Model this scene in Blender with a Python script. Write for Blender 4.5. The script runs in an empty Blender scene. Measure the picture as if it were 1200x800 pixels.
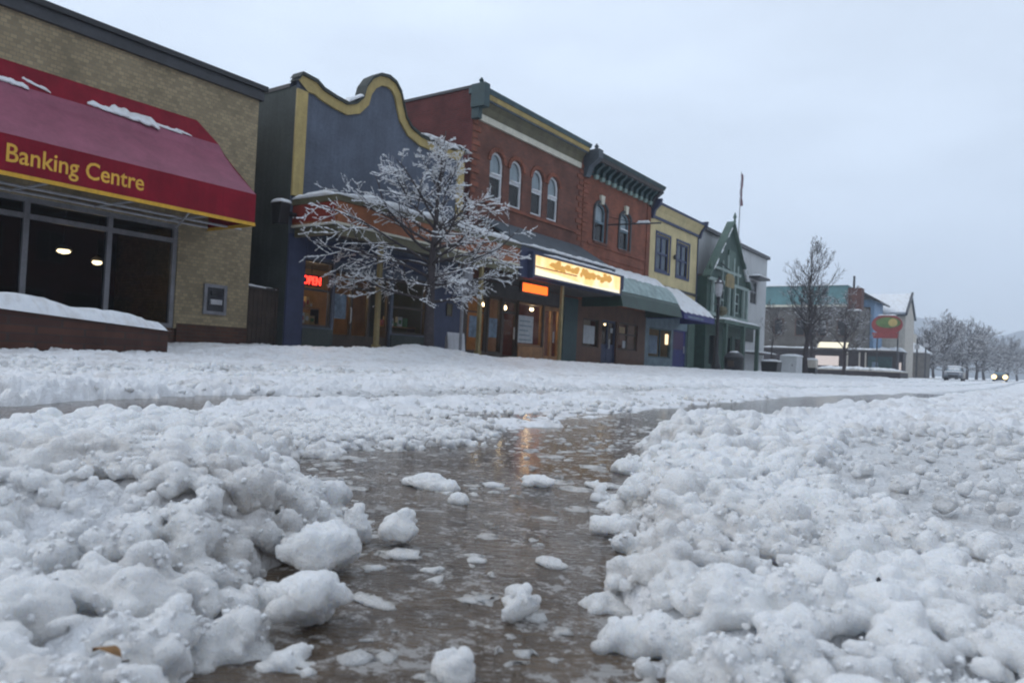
import bpy, math, random
import numpy as np
from mathutils import Vector, Matrix

random.seed(7)
RNG = np.random.default_rng(11)
R = math.radians
scene = bpy.context.scene
COL = scene.collection

# ------------------------------------------------------------------ noise (numpy)
def _hash(ix, iy, iz, seed):
    h = (ix.astype(np.int64) * 374761393 + iy.astype(np.int64) * 668265263 + iz * 2147483647 + seed * 974634757) & 0xFFFFFFFF
    h = ((h ^ (h >> 13)) * 1274126177) & 0xFFFFFFFF
    h = ((h ^ (h >> 16)) * 2246822519) & 0xFFFFFFFF
    h = h ^ (h >> 15)
    return h.astype(np.float64) / 4294967295.0

def vn2(x, y, seed=0):
    ix = np.floor(x); iy = np.floor(y); fx = x - ix; fy = y - iy
    ux = fx * fx * fx * (fx * (fx * 6 - 15) + 10); uy = fy * fy * fy * (fy * (fy * 6 - 15) + 10)
    a = _hash(ix, iy, 0, seed); b = _hash(ix + 1, iy, 0, seed); c = _hash(ix, iy + 1, 0, seed); d = _hash(ix + 1, iy + 1, 0, seed)
    return (a + (b - a) * ux) * (1 - uy) + (c + (d - c) * ux) * uy

def fbm2(x, y, seed=0, o=4):
    s = 0; a = .5; n = 0
    for k in range(o):
        s = s + a * vn2(x, y, seed + k); n += a; a *= .5; x = x * 2.03 + 7.1; y = y * 2.03 - 3.7
    return s / n

def vn3(p, seed=0):
    i = np.floor(p); f = p - i; u = f * f * (3 - 2 * f)
    def hh(a, b, c): return _hash(i[:, 0] + a, i[:, 1] + b, (i[:, 2] + c).astype(np.int64), seed)
    def lx(b, c):
        p0 = hh(0, b, c); return p0 + (hh(1, b, c) - p0) * u[:, 0]
    def ly(c):
        q0 = lx(0, c); return q0 + (lx(1, c) - q0) * u[:, 1]
    z0 = ly(0)
    return z0 + (ly(1) - z0) * u[:, 2]

def domes(x, y, cell, seed):
    x = x / cell; y = y / cell; ix = np.floor(x); iy = np.floor(y); best = np.zeros_like(x)
    for a in (-1, 0, 1):
        for b in (-1, 0, 1):
            cx = ix + a; cy = iy + b
            px = cx + _hash(cx, cy, 0, seed); py = cy + _hash(cx, cy, 1, seed)
            r = .35 + .6 * _hash(cx, cy, 2, seed)
            best = np.maximum(best, np.sqrt(np.maximum(0, r * r - (x - px) ** 2 - (y - py) ** 2)))
    return best * cell

def sstep(a, b, x):
    t = np.clip((x - a) / (b - a), 0, 1); return t * t * (3 - 2 * t)

def sdist(x, y, poly):
    d = np.full(x.shape, 1e9); inside = np.zeros(x.shape, bool); n = len(poly)
    for i in range(n):
        ax, ay = poly[i]; bx, by = poly[(i + 1) % n]; ex, ey = bx - ax, by - ay
        t = np.clip(((x - ax) * ex + (y - ay) * ey) / (ex * ex + ey * ey + 1e-12), 0, 1)
        d = np.minimum(d, (x - ax - t * ex) ** 2 + (y - ay - t * ey) ** 2)
        c = (ay > y) != (by > y)
        xi = ax + (y - ay) / ((by - ay) if abs(by - ay) > 1e-9 else 1e-9) * ex
        inside ^= c & (x < xi)
    d = np.sqrt(d)
    return np.where(inside, -d, d)

# ------------------------------------------------------------------ materials
MATS = {}
def newmat(name):
    m = bpy.data.materials.new(name); m.use_nodes = True
    nt = m.node_tree; b = nt.nodes['Principled BSDF']
    return m, nt, b

def _n(nt, t, **kw):
    n = nt.nodes.new(t)
    for k, v in kw.items(): setattr(n, k, v)
    return n

def noise_node(nt, vec, scale, detail=4, rough=.55):
    n = _n(nt, 'ShaderNodeTexNoise'); n.inputs['Scale'].default_value = scale
    n.inputs['Detail'].default_value = detail; n.inputs['Roughness'].default_value = rough
    nt.links.new(vec, n.inputs['Vector']); return n

def maprange(nt, src, a, b, c, d):
    m = _n(nt, 'ShaderNodeMapRange'); nt.links.new(src, m.inputs[0])
    for i, v in enumerate((a, b, c, d)): m.inputs[i + 1].default_value = v
    return m.outputs[0]

def mixcol(nt, fac, a, b, mode='MIX'):
    m = _n(nt, 'ShaderNodeMix', data_type='RGBA', blend_type=mode)
    for s, v in ((m.inputs[0], fac), (m.inputs[6], a), (m.inputs[7], b)):
        if isinstance(v, bpy.types.NodeSocket): nt.links.new(v, s)
        elif isinstance(v, (int, float)): s.default_value = v
        else: s.default_value = (*v, 1)
    return m.outputs[2]

def bump(nt, b, h, strength, dist=.02):
    n = _n(nt, 'ShaderNodeBump'); n.inputs['Strength'].default_value = strength; n.inputs['Distance'].default_value = dist
    nt.links.new(h, n.inputs['Height']); nt.links.new(n.outputs[0], b.inputs['Normal'])

def plain(name, col, rough=.6, var=.18, scale=2.5, fine=25, bmp=.0, metal=0, spec=.5, streak=.09):
    """painted / rendered surface: uneven tone at two scales, optional grain"""
    m, nt, b = newmat(name)
    tc = _n(nt, 'ShaderNodeTexCoord')
    n1 = noise_node(nt, tc.outputs['Object'], scale, 5); n2 = noise_node(nt, tc.outputs['Object'], fine, 3)
    f1 = maprange(nt, n1.outputs[0], .3, .7, 1 - var, 1 + var); f2 = maprange(nt, n2.outputs[0], .3, .7, 1 - var * .6, 1 + var * .6)
    mu = _n(nt, 'ShaderNodeMath', operation='MULTIPLY'); nt.links.new(f1, mu.inputs[0]); nt.links.new(f2, mu.inputs[1])
    mp = _n(nt, 'ShaderNodeMapping'); nt.links.new(tc.outputs['Object'], mp.inputs[0]); mp.inputs['Scale'].default_value = (5, 5, .35)
    n3 = noise_node(nt, mp.outputs[0], 1.5, 6, .65); f3 = maprange(nt, n3.outputs[0], .35, .65, 1 - streak, 1 + streak)
    m3 = _n(nt, 'ShaderNodeMath', operation='MULTIPLY'); nt.links.new(mu.outputs[0], m3.inputs[0]); nt.links.new(f3, m3.inputs[1])
    sc = _n(nt, 'ShaderNodeVectorMath', operation='SCALE'); sc.inputs[0].default_value = col; nt.links.new(m3.outputs[0], sc.inputs['Scale'])
    nt.links.new(sc.outputs[0], b.inputs['Base Color'])
    b.inputs['Roughness'].default_value = rough; b.inputs['Metallic'].default_value = metal; b.inputs['Specular IOR Level'].default_value = spec
    if bmp: bump(nt, b, n2.outputs[0], bmp)
    MATS[name] = m; return m

def brick(name, c1, c2, mortar, bw=.22, bh=.075, rough=.85, var=.35):
    m, nt, b = newmat(name)
    tc = _n(nt, 'ShaderNodeTexCoord'); sp = _n(nt, 'ShaderNodeSeparateXYZ'); nt.links.new(tc.outputs['Object'], sp.inputs[0])
    ad = _n(nt, 'ShaderNodeMath', operation='ADD'); nt.links.new(sp.outputs[0], ad.inputs[0]); nt.links.new(sp.outputs[1], ad.inputs[1])
    cb = _n(nt, 'ShaderNodeCombineXYZ'); nt.links.new(ad.outputs[0], cb.inputs[0]); nt.links.new(sp.outputs[2], cb.inputs[1])
    br = _n(nt, 'ShaderNodeTexBrick'); nt.links.new(cb.outputs[0], br.inputs['Vector'])
    br.inputs['Color1'].default_value = (*c1, 1); br.inputs['Color2'].default_value = (*c2, 1); br.inputs['Mortar'].default_value = (*mortar, 1)
    br.inputs['Scale'].default_value = 1; br.inputs['Brick Width'].default_value = bw; br.inputs['Row Height'].default_value = bh
    br.inputs['Mortar Size'].default_value = .008; br.inputs['Bias'].default_value = -.1
    n1 = noise_node(nt, tc.outputs['Object'], 1.1, 6, .65); f = maprange(nt, n1.outputs[0], .3, .7, 1 - var, 1 + var)
    sc = _n(nt, 'ShaderNodeVectorMath', operation='SCALE'); nt.links.new(br.outputs[0], sc.inputs[0]); nt.links.new(f, sc.inputs['Scale'])
    nt.links.new(sc.outputs[0], b.inputs['Base Color']); b.inputs['Roughness'].default_value = rough; b.inputs['Specular IOR Level'].default_value = .3
    inv = _n(nt, 'ShaderNodeMath', operation='SUBTRACT'); inv.inputs[0].default_value = 1; nt.links.new(br.outputs['Fac'], inv.inputs[1])
    bump(nt, b, inv.outputs[0], .5, .01)
    MATS[name] = m; return m

def emit(name, col, strength):
    m, nt, b = newmat(name)
    b.inputs['Base Color'].default_value = (*[.2 * min(1, c) for c in col], 1); b.inputs['Emission Color'].default_value = (*col, 1); b.inputs['Emission Strength'].default_value = strength
    MATS[name] = m; return m

def glass(name, tint=(.75, .8, .82), rough=.02):
    m, nt, b = newmat(name); nt.nodes.remove(b)
    out = nt.nodes['Material Output']
    tr = _n(nt, 'ShaderNodeBsdfTransparent'); tr.inputs[0].default_value = (*tint, 1)
    gl = _n(nt, 'ShaderNodeBsdfGlossy'); gl.inputs['Roughness'].default_value = rough
    fr = _n(nt, 'ShaderNodeFresnel'); ge = _n(nt, 'ShaderNodeNewGeometry'); nt.links.new(maprange(nt, ge.outputs['Backfacing'], 0, 1, 1.45, 1 / 1.45), fr.inputs['IOR'])
    tc = _n(nt, 'ShaderNodeTexCoord'); nz = noise_node(nt, tc.outputs['Object'], .9, 2)
    bp = _n(nt, 'ShaderNodeBump'); bp.inputs['Strength'].default_value = .04; bp.inputs['Distance'].default_value = .05
    nt.links.new(nz.outputs[0], bp.inputs['Height']); nt.links.new(bp.outputs[0], gl.inputs['Normal'])
    mx = _n(nt, 'ShaderNodeMixShader'); nt.links.new(fr.outputs[0], mx.inputs[0]); nt.links.new(tr.outputs[0], mx.inputs[1]); nt.links.new(gl.outputs[0], mx.inputs[2])
    nt.links.new(mx.outputs[0], out.inputs['Surface'])
    MATS[name] = m; return m

def snowmat(name, wet_attr=False, sss=.5, grain=1.0, tone=((.76, .78, .81), (.84, .85, .86)), dirt=.55):
    m, nt, b = newmat(name)
    tc = _n(nt, 'ShaderNodeTexCoord')
    obj = tc.outputs['Object']
    n1 = noise_node(nt, obj, 9, 5, .6); n2 = noise_node(nt, obj, 55 * grain, 4, .6); n3 = noise_node(nt, obj, 3.1, 4, .6); n4 = noise_node(nt, obj, 210 * grain, 2)
    snow = mixcol(nt, maprange(nt, n1.outputs[0], .35, .65, 0, 1), tone[0], tone[1])
    # soft tan stains where the traffic has thrown up grit
    stain = maprange(nt, n3.outputs[0], .48, .68, 0, dirt)
    snow = mixcol(nt, stain, snow, (.50, .455, .41))
    if wet_attr:
        at = _n(nt, 'ShaderNodeAttribute', attribute_name='wet')
        w = _n(nt, 'ShaderNodeMath', operation='MULTIPLY_ADD'); nt.links.new(n2.outputs[0], w.inputs[0]); w.inputs[1].default_value = .6; nt.links.new(at.outputs['Fac'], w.inputs[2])
        fac = maprange(nt, w.outputs[0], .45, 1.1, 0, 1)
        slush = mixcol(nt, maprange(nt, n2.outputs[0], .35, .65, 0, 1), (.42, .41, .40), (.66, .66, .655))
        colr = mixcol(nt, fac, snow, slush)
        nt.links.new(maprange(nt, fac, 0, 1, .36, .14), b.inputs['Roughness'])
        nt.links.new(maprange(nt, fac, 0, 1, sss, sss * .75), b.inputs['Subsurface Weight'])
    else:
        colr = snow; b.inputs['Roughness'].default_value = .6; b.inputs['Subsurface Weight'].default_value = sss
    nt.links.new(colr, b.inputs['Base Color'])
    b.inputs['Subsurface Radius'].default_value = (.9, 1.0, 1.15); b.inputs['Subsurface Scale'].default_value = .034 if sss > .9 else .014
    b.inputs['Specular IOR Level'].default_value = .4
    ad = _n(nt, 'ShaderNodeMath', operation='ADD'); nt.links.new(n2.outputs[0], ad.inputs[0]); nt.links.new(n4.outputs[0], ad.inputs[1])
    bump(nt, b, ad.outputs[0], .85, .009)
    MATS[name] = m; return m

def watermat(name):
    m, nt, b = newmat(name)
    tc = _n(nt, 'ShaderNodeTexCoord'); mp = _n(nt, 'ShaderNodeMapping'); nt.links.new(tc.outputs['Object'], mp.inputs[0])
    mp.inputs['Rotation'].default_value = (0, 0, R(-35)); m2 = _n(nt, 'ShaderNodeMapping'); nt.links.new(mp.outputs[0], m2.inputs[0]); m2.inputs['Scale'].default_value = (1, 2.6, 1)
    v = m2.outputs[0]; o = tc.outputs['Object']
    n1 = noise_node(nt, v, 27, 3, .5); n1.inputs['Distortion'].default_value = .6; n2 = noise_node(nt, v, 95, 2, .5); n3 = noise_node(nt, o, 6, 6, .7); n4 = noise_node(nt, o, 15, 8, .74); n5 = noise_node(nt, o, 60, 5, .75)
    mud = mixcol(nt, maprange(nt, n3.outputs[0], .38, .62, 0, 1), (.050, .033, .020), (.125, .088, .057))
    # thin films of grey slush drifting on the surface
    mu = _n(nt, 'ShaderNodeMath', operation='MULTIPLY_ADD'); nt.links.new(n5.outputs[0], mu.inputs[0]); mu.inputs[1].default_value = .45; nt.links.new(n4.outputs[0], mu.inputs[2])
    film = maprange(nt, mu.outputs[0], .735, .84, 0, .8)
    nt.links.new(mixcol(nt, film, mud, (.36, .345, .33)), b.inputs['Base Color'])
    nt.links.new(maprange(nt, film, 0, .85, .03, .4), b.inputs['Roughness'])
    ad = _n(nt, 'ShaderNodeMath', operation='MULTIPLY_ADD'); nt.links.new(n2.outputs[0], ad.inputs[0]); ad.inputs[1].default_value = .4; nt.links.new(n1.outputs[0], ad.inputs[2])
    # livelier ripples where the melt runs off past the near heaps, calmer water beyond
    sp = _n(nt, 'ShaderNodeSeparateXYZ'); nt.links.new(o, sp.inputs[0])
    st = maprange(nt, sp.outputs[1], .7, 1.5, 1.0, .14)
    bn = _n(nt, 'ShaderNodeBump'); bn.inputs['Distance'].default_value = .007; nt.links.new(st, bn.inputs['Strength']); nt.links.new(ad.outputs[0], bn.inputs['Height']); nt.links.new(bn.outputs[0], b.inputs['Normal'])
    b.inputs['Specular IOR Level'].default_value = .42; b.inputs['IOR'].default_value = 1.33
    MATS[name] = m; return m

snowmat('snow', False, .3, .5)
snowmat('slush', True, .95, 1, ((.82, .82, .815), (.90, .90, .89)), .6)
snowmat('ice_grain', False, 0, 1, ((.90, .90, .90), (.95, .95, .95)), .0)
snowmat('ground_snow', True, .25, .6, ((.78, .785, .795), (.87, .87, .875)), .5)
watermat('meltwater')
plain('asphalt', (.05, .05, .052), .8, .3, 2, 60, .4)
brick('tan_brick', (.35, .275, .165), (.22, .175, .11), (.22, .19, .13), .12, .08, var=.22)
brick('brown_brick', (.080, .036, .022), (.055, .027, .02), (.06, .045, .038), .25, .08)
brick('old_red_brick', (.185, .068, .045), (.125, .05, .038), (.12, .08, .066))
brick('orange_red_brick', (.26, .082, .046), (.20, .065, .040), (.15, .085, .065))
brick('side_brick', (.125, .028, .026), (.10, .024, .024), (.10, .05, .045))
brick('planter_brick', (.075, .032, .022), (.048, .022, .018), (.045, .03, .026), .3, .1)
plain('charcoal_metal', (.028, .029, .034), .45, .25)
plain('black_metal', (.012, .012, .014), .45, .2)
plain('grey_metal', (.20, .20, .215), .45, .2, metal=.3)
plain('pale_metal', (.42, .42, .44), .45, .15, metal=.2)
plain('awning_sky_sheen', (.255, .075, .115), .5, .14, 1.6, 30, .1, spec=.25)  # maroon cloth lightened to mauve: sky sheen and thin frost put into the colour
plain('awning_red', (.20, .006, .018), .6, .2, 1.8, 40, .1, spec=.15)
plain('trim_yellow', (.60, .33, .022), .5, .15)
plain('letter_yellow', (.72, .40, .045), .5, .08)
plain('post_mustard', (.22, .17, .075), .65, .25, 2, 14, .1)
plain('mustard', (.40, .30, .11), .65, .16, 2, 14, .1)
plain('slate_blue', (.084, .100, .136), .75, .25, .9, 14, .3, streak=.10)
plain('dark_green_wall', (.042, .050, .045), .8, .28, 1.0, 16, .3, streak=.12)
plain('navy_paint', (.034, .043, .092), .55, .2)
plain('olive', (.105, .095, .052), .6, .25)
plain('orange_paint', (.26, .085, .028), .6, .28, 1.6)
plain('red_paint', (.21, .022, .010), .6, .25, 1.6)
plain('cream_paint', (.58, .55, .45), .6, .12)
plain('white_paint', (.66, .68, .70), .55, .12)
plain('dark_wood', (.045, .028, .018), .55, .3, 3, 30, .2)
plain('warm_wood', (.27, .125, .04), .5, .3, 3, 30, .2)
plain('brown_panel', (.105, .048, .026), .6, .25, 2)
plain('teal_dark', (.022, .052, .056), .55, .25)
plain('teal_paint', (.045, .085, .095), .5, .25)
plain('slate_roof', (.065, .082, .098), .6, .25, 2, 20, .2)
plain('grey_fascia', (.060, .052, .050), .6, .25)
plain('cornice_green', (.21, .29, .26), .6, .25)
plain('yellow_stucco', (.56, .465, .25), .8, .12, 1.2, 22, .15)
plain('blue_trim', (.030, .046, .11), .55, .2)
plain('royal_awning', (.022, .026, .15), .55, .2)
plain('green_awning', (.014, .042, .030), .5, .28, 1.5)
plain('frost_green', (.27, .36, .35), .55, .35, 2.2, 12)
plain('purple_paint', (.055, .018, .085), .5, .25)
plain('greyblue_paint', (.14, .20, .235), .55, .25)
plain('sage', (.070, .118, .095), .65, .25, 1.4)
plain('sage_pale', (.27, .335, .31), .65, .2)
plain('deep_green', (.026, .062, .048), .6, .25)
plain('pale_wall', (.50, .51, .515), .75, .10, .8, 15, .1)
plain('teal_roof', (.085, .19, .20), .55, .22, 1.2)
plain('brown_wall', (.11, .10, .09), .75, .3, 1.2)
plain('dark_front', (.030, .022, .025), .6, .3)
plain('sky_blue_paint', (.22, .34, .50), .65, .15)
plain('old_cream', (.50, .46, .40), .7, .15)
plain('chimney_brick', (.09, .034, .025), .8, .3, 4)
plain('pub_red', (.22, .03, .028), .5, .2)
plain('pub_green', (.09, .15, .045), .5, .3)
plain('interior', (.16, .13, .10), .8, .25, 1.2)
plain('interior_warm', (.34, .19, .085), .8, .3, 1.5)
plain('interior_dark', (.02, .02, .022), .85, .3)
plain('paper', (.42, .44, .46), .7, .12, 6, 40)
plain('paper_blue', (.14, .19, .25), .7, .3, 4, 18)
plain('bark', (.050, .040, .042), .9, .3, 8, 60, .4)
plain('bark_grey', (.085, .078, .082), .9, .25, 8, 60)
plain('fence_wood', (.050, .034, .026), .8, .3, 3, 30, .3)
plain('car_paint', (.15, .17, .20), .3, .1)
plain('car_dark', (.03, .032, .036), .3, .1)
plain('rubber', (.012, .012, .012), .8, .2)
plain('leaf_brown', (.24, .12, .035), .7, .3, 60, 200)
plain('stone', (.03, .03, .032), .8, .3, 50, 200)
plain('hill_wood', (.07, .085, .09), .9, .35, .02, .09)
plain('goods_red', (.30, .05, .03), .6, .2)
plain('goods_green', (.07, .16, .06), .6, .2)
plain('goods_tan', (.38, .27, .14), .6, .2)
plain('flag_cloth', (.22, .12, .14), .8, .3, 3)
plain('shade_white', (.75, .72, .65), .5, .05)
glass('window_glass', (.62, .68, .70))
glass('dark_glass', (.22, .24, .26))
glass('shop_glass', (.86, .88, .86))
emit('lamp_warm', (1, .74, .42), 9)
emit('lamp_white', (1, .88, .70), 7)
emit('neon_red', (1, .035, .02), 3.2)
emit('headlight', (1, .72, .32), 3)
emit('sign_white', (1, .93, .72), .75)
emit('sign_amber', (1, .52, .10), .42)
emit('sign_orange', (1, .12, .008), 1.7)
emit('lit_window', (1, .88, .84), .38)
emit('window_spot', (1, .72, .42), 1.3)

def signmat():
    m, nt, b = newmat('sign_panel')
    tc = _n(nt, 'ShaderNodeTexCoord'); sp = _n(nt, 'ShaderNodeSeparateXYZ'); nt.links.new(tc.outputs['Object'], sp.inputs[0])
    nz = noise_node(nt, tc.outputs['Object'], 1.6, 3)
    c = mixcol(nt, maprange(nt, nz.outputs[0], .36, .62, 0, 1), (1, .84, .50), (1, .60, .15))
    nt.links.new(c, b.inputs['Emission Color']); b.inputs['Emission Strength'].default_value = .85; b.inputs['Base Color'].default_value = (.3, .3, .3, 1)
    MATS['sign_panel'] = m
signmat()

# ------------------------------------------------------------------ objects
WLOC = {}
def tag(o, label=None, cat=None, group=None, kind=None):
    if label: o['label'] = label
    if cat: o['category'] = cat
    if group: o['group'] = group
    if kind: o['kind'] = kind
    return o

def thing(name, loc, label, cat, group=None):
    o = bpy.data.objects.new(name, None); COL.objects.link(o); o.location = loc; o.empty_display_size = .2
    WLOC[o.name] = Vector(loc)
    return tag(o, label, cat, group)

def off(parent): return WLOC.get(parent.name, Vector((0, 0, 0))) if parent else Vector((0, 0, 0))

class MB:
    def __init__(s): s.v = []; s.f = []; s.g = []
    def add(s, vs, fs):
        n = len(s.v); s.g.append((list(vs), list(fs))); s.v += [tuple(q) for q in vs]; s.f += [tuple(i + n for i in g) for g in fs]; return s
    def quad(s, a, b, c, d): return s.add((a, b, c, d), ((0, 1, 2, 3),))
    def box(s, x0, x1, y0, y1, z0, z1):
        x0, x1 = min(x0, x1), max(x0, x1); y0, y1 = min(y0, y1), max(y0, y1); z0, z1 = min(z0, z1), max(z0, z1)
        v = [(x, y, z) for x in (x0, x1) for y in (y0, y1) for z in (z0, z1)]
        return s.add(v, ((0, 1, 3, 2), (4, 6, 7, 5), (0, 4, 5, 1), (2, 3, 7, 6), (0, 2, 6, 4), (1, 5, 7, 3)))
    def extrude(s, poly, axis, a, b):
        """poly: list of 2-D points; axis 'y' -> poly is (x,z) swept along y; 'x' -> (y,z) swept along x; 'z' -> (x,y)"""
        def p3(p, t): return (p[0], t, p[1]) if axis == 'y' else ((t, p[0], p[1]) if axis == 'x' else (p[0], p[1], t))
        n = len(poly); v = [p3(p, a) for p in poly] + [p3(p, b) for p in poly]
        f = [(i, (i + 1) % n, n + (i + 1) % n, n + i) for i in range(n)]
        return s.add(v, f + [tuple(range(n))[::-1], tuple(range(n, 2 * n))])
    def tube(s, pts, rad, n=8, cap=True):
        pts = [Vector(p) for p in pts]; m = len(pts)
        rad = rad if hasattr(rad, '__len__') else [rad] * m
        vs = []; up = None
        for i, p in enumerate(pts):
            t = (pts[min(i + 1, m - 1)] - pts[max(i - 1, 0)])
            if t.length < 1e-9: t = Vector((0, 0, 1))
            t.normalize()
            if up is None: up = t.orthogonal().normalized()
            up = (up - t * up.dot(t))
            up = up.normalized() if up.length > 1e-6 else t.orthogonal().normalized()
            w = t.cross(up)
            for k in range(n):
                a = 2 * math.pi * k / n; vs.append(p + (up * math.cos(a) + w * math.sin(a)) * rad[i])
        fs = [(i * n + k, i * n + (k + 1) % n, (i + 1) * n + (k + 1) % n, (i + 1) * n + k) for i in range(m - 1) for k in range(n)]
        if cap: fs += [tuple(range(n))[::-1], tuple(range((m - 1) * n, m * n))]
        return s.add(vs, fs)
    def lathe(s, cx, cy, prof, n=20):
        vs = [(cx + r * math.cos(2 * math.pi * k / n), cy + r * math.sin(2 * math.pi * k / n), z) for r, z in prof for k in range(n)]
        m = len(prof)
        fs = [(i * n + k, i * n + (k + 1) % n, (i + 1) * n + (k + 1) % n, (i + 1) * n + k) for i in range(m - 1) for k in range(n)]
        return s.add(vs, fs + [tuple(range(n))[::-1], tuple(range((m - 1) * n, m * n))])
    def snow(s, p0, p1, width, height, side=(1, 0, 0), seg=None, jit=.35, seed=0, taper=True):
        """lumpy bank of snow lying along p0-p1, width across `side`"""
        p0, p1, side = Vector(p0), Vector(p1), Vector(side).normalized(); L = (p1 - p0).length
        seg = seg or max(6, int(L / .12)); rr = random.Random(seed + int(L * 100)); K = 8
        hs = [1 + jit * (rr.random() * 2 - 1) for _ in range(seg + 1)]; ws = [1 + jit * .5 * (rr.random() * 2 - 1) for _ in range(seg + 1)]
        hs = [(hs[max(i - 1, 0)] + 2 * hs[i] + hs[min(i + 1, seg)]) / 4 for i in range(seg + 1)]
        vs = []
        for i in range(seg + 1):
            c = p0.lerp(p1, i / seg); e = 1
            if taper: e = min(1, .25 + 6 * min(i, seg - i) / seg)
            for k in range(K):
                a = math.pi * k / (K - 1)
                vs.append(c + side * (math.cos(a) * width / 2 * ws[i]) + Vector((0, 0, max(0, math.sin(a)) ** .6 * height * hs[i] * e * (1 + .12 * (rr.random() - .5)))))
        fs = [(i * K + k, i * K + k + 1, (i + 1) * K + k + 1, (i + 1) * K + k) for i in range(seg) for k in range(K - 1)]
        fs += [(i * K + K - 1, i * K, (i + 1) * K, (i + 1) * K + K - 1) for i in range(seg)]
        return s.add(vs, fs + [tuple(range(K)), tuple(range(seg * K, seg * K + K))[::-1]])
    def build_each(s, name, mat, parent=None, *a, **k):
        return [MB().add(v, f).build(name, mat, parent, *a, **k) for v, f in s.g]
    def build(s, name, mat, parent=None, smooth=False, bevel=0, label=None):
        o3 = off(parent) if parent else Vector((0, 0, 0))
        me = bpy.data.meshes.new(name); me.from_pydata([(v[0] - o3.x, v[1] - o3.y, v[2] - o3.z) for v in s.v], [], s.f)
        me.update()
        import bmesh
        bm = bmesh.new(); bm.from_mesh(me); bmesh.ops.recalc_face_normals(bm, faces=bm.faces); bm.to_mesh(me); bm.free()
        me.materials.append(MATS[mat] if isinstance(mat, str) else mat)
        if smooth: me.shade_smooth()
        o = bpy.data.objects.new(name, me); COL.objects.link(o)
        WLOC[o.name] = o3
        if parent: o.parent = parent
        if bevel:
            b = o.modifiers.new('bevel', 'BEVEL'); b.width = bevel; b.segments = 2; b.limit_method = 'ANGLE'
        if label: o['label'] = label
        return o

def box(name, mat, parent, *a, **k): return MB().box(*a).build(name, mat, parent, **k)

def npmesh(name, V, F, mat, smooth=True, attr=None):
    me = bpy.data.meshes.new(name); n = F.shape[1]
    me.vertices.add(len(V)); me.vertices.foreach_set('co', V.astype(np.float32).ravel())
    me.loops.add(F.size); me.loops.foreach_set('vertex_index', F.astype(np.int32).ravel())
    me.polygons.add(len(F)); me.polygons.foreach_set('loop_start', np.arange(0, F.size, n, dtype=np.int32)); me.polygons.foreach_set('loop_total', np.full(len(F), n, np.int32))
    if smooth: me.polygons.foreach_set('use_smooth', np.ones(len(F), bool))
    if attr is not None:
        a = me.attributes.new('wet', 'FLOAT', 'POINT'); a.data.foreach_set('value', attr.astype(np.float32))
    me.update(calc_edges=True); me.validate()
    me.materials.append(MATS[mat]); o = bpy.data.objects.new(name, me); COL.objects.link(o); return o

# front of a building seen from the street: openings are real holes with reveals
def facade(mb, X, y0, y1, z0, z1, holes, reveal=.2):
    ys = sorted({y0, y1, *[h[0] for h in holes], *[h[1] for h in holes]}); zs = sorted({z0, z1, *[h[2] for h in holes], *[h[3] for h in holes]})
    for i in range(len(ys) - 1):
        for j in range(len(zs) - 1):
            cy, cz = (ys[i] + ys[i + 1]) / 2, (zs[j] + zs[j + 1]) / 2
            if any(h[0] < cy < h[1] and h[2] < cz < h[3] for h in holes): continue
            mb.quad((X, ys[i], zs[j]), (X, ys[i + 1], zs[j]), (X, ys[i + 1], zs[j + 1]), (X, ys[i], zs[j + 1]))
    for h in holes:
        a, b, c, d = h[:4]; rise = h[4] if len(h) > 4 else 0; Q = X - reveal
        top = [(a, d), (b, d)]
        if rise:
            N = 10; top = []
            for k in range(N + 1):
                u = k / N; top.append((a + (b - a) * u, d - rise + rise * math.sqrt(max(0, 1 - (2 * u - 1) ** 2))))
            for k in range(N):
                mb.quad((X, *top[k]), (X, *top[k + 1]), (X, top[k + 1][0], d + .0005), (X, top[k][0], d + .0005))
        loop = [(a, c), *top, (b, c)]
        for k in range(len(loop)):
            p, q = loop[k], loop[(k + 1) % len(loop)]
            mb.quad((X, *p), (X, *q), (Q, *q), (Q, *p))

def shell(mb, X, y0, y1, z0, z1, depth, t=.25):
    """side and back walls behind a facade at x = X"""
    xb = X - depth
    mb.box(xb, X - .002, y0, y0 + t, z0, z1); mb.box(xb, X - .002, y1 - t, y1, z0, z1); mb.box(xb, xb + t, y0 + t, y1 - t, z0, z1)

def frame_rect(mb, X, y0, y1, z0, z1, w, d, rails=(), posts=()):
    mb.box(X - d, X, y0, y0 + w, z0, z1); mb.box(X - d, X, y1 - w, y1, z0, z1)
    mb.box(X - d, X, y0 + w, y1 - w, z0, z0 + w); mb.box(X - d, X, y0 + w, y1 - w, z1 - w, z1)
    ps = [y0 + w, *[v for p in posts for v in (p - w / 2, p + w / 2)], y1 - w]
    for p in posts: mb.box(X - d, X, p - w / 2, p + w / 2, z0 + w, z1 - w)
    for r in rails:
        for k in range(0, len(ps), 2): mb.box(X - d * .9, X - d * .05, ps[k], ps[k + 1], r - w / 2, r + w / 2)

def window(root, X, y0, y1, z0, z1, fmat, w=.06, gmat='window_glass', rails=(), posts=(), sill=None, name='window', d=.08, inset=.06):
    m = MB(); frame_rect(m, X - inset, y0, y1, z0, z1, w, d, rails, posts); fr = m.build(name, fmat, root)
    MB().quad((X - inset - d * .5, y0 + w * .5, z0 + w * .5), (X - inset - d * .5, y1 - w * .5, z0 + w * .5), (X - inset - d * .5, y1 - w * .5, z1 - w * .5), (X - inset - d * .5, y0 + w * .5, z1 - w * .5)).build('pane', gmat, fr)
    if sill: box('sill', sill, fr, X - .05, X + .07, y0 - .05, y1 + .05, z0 - .1, z0 - .003)
    return fr

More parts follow.
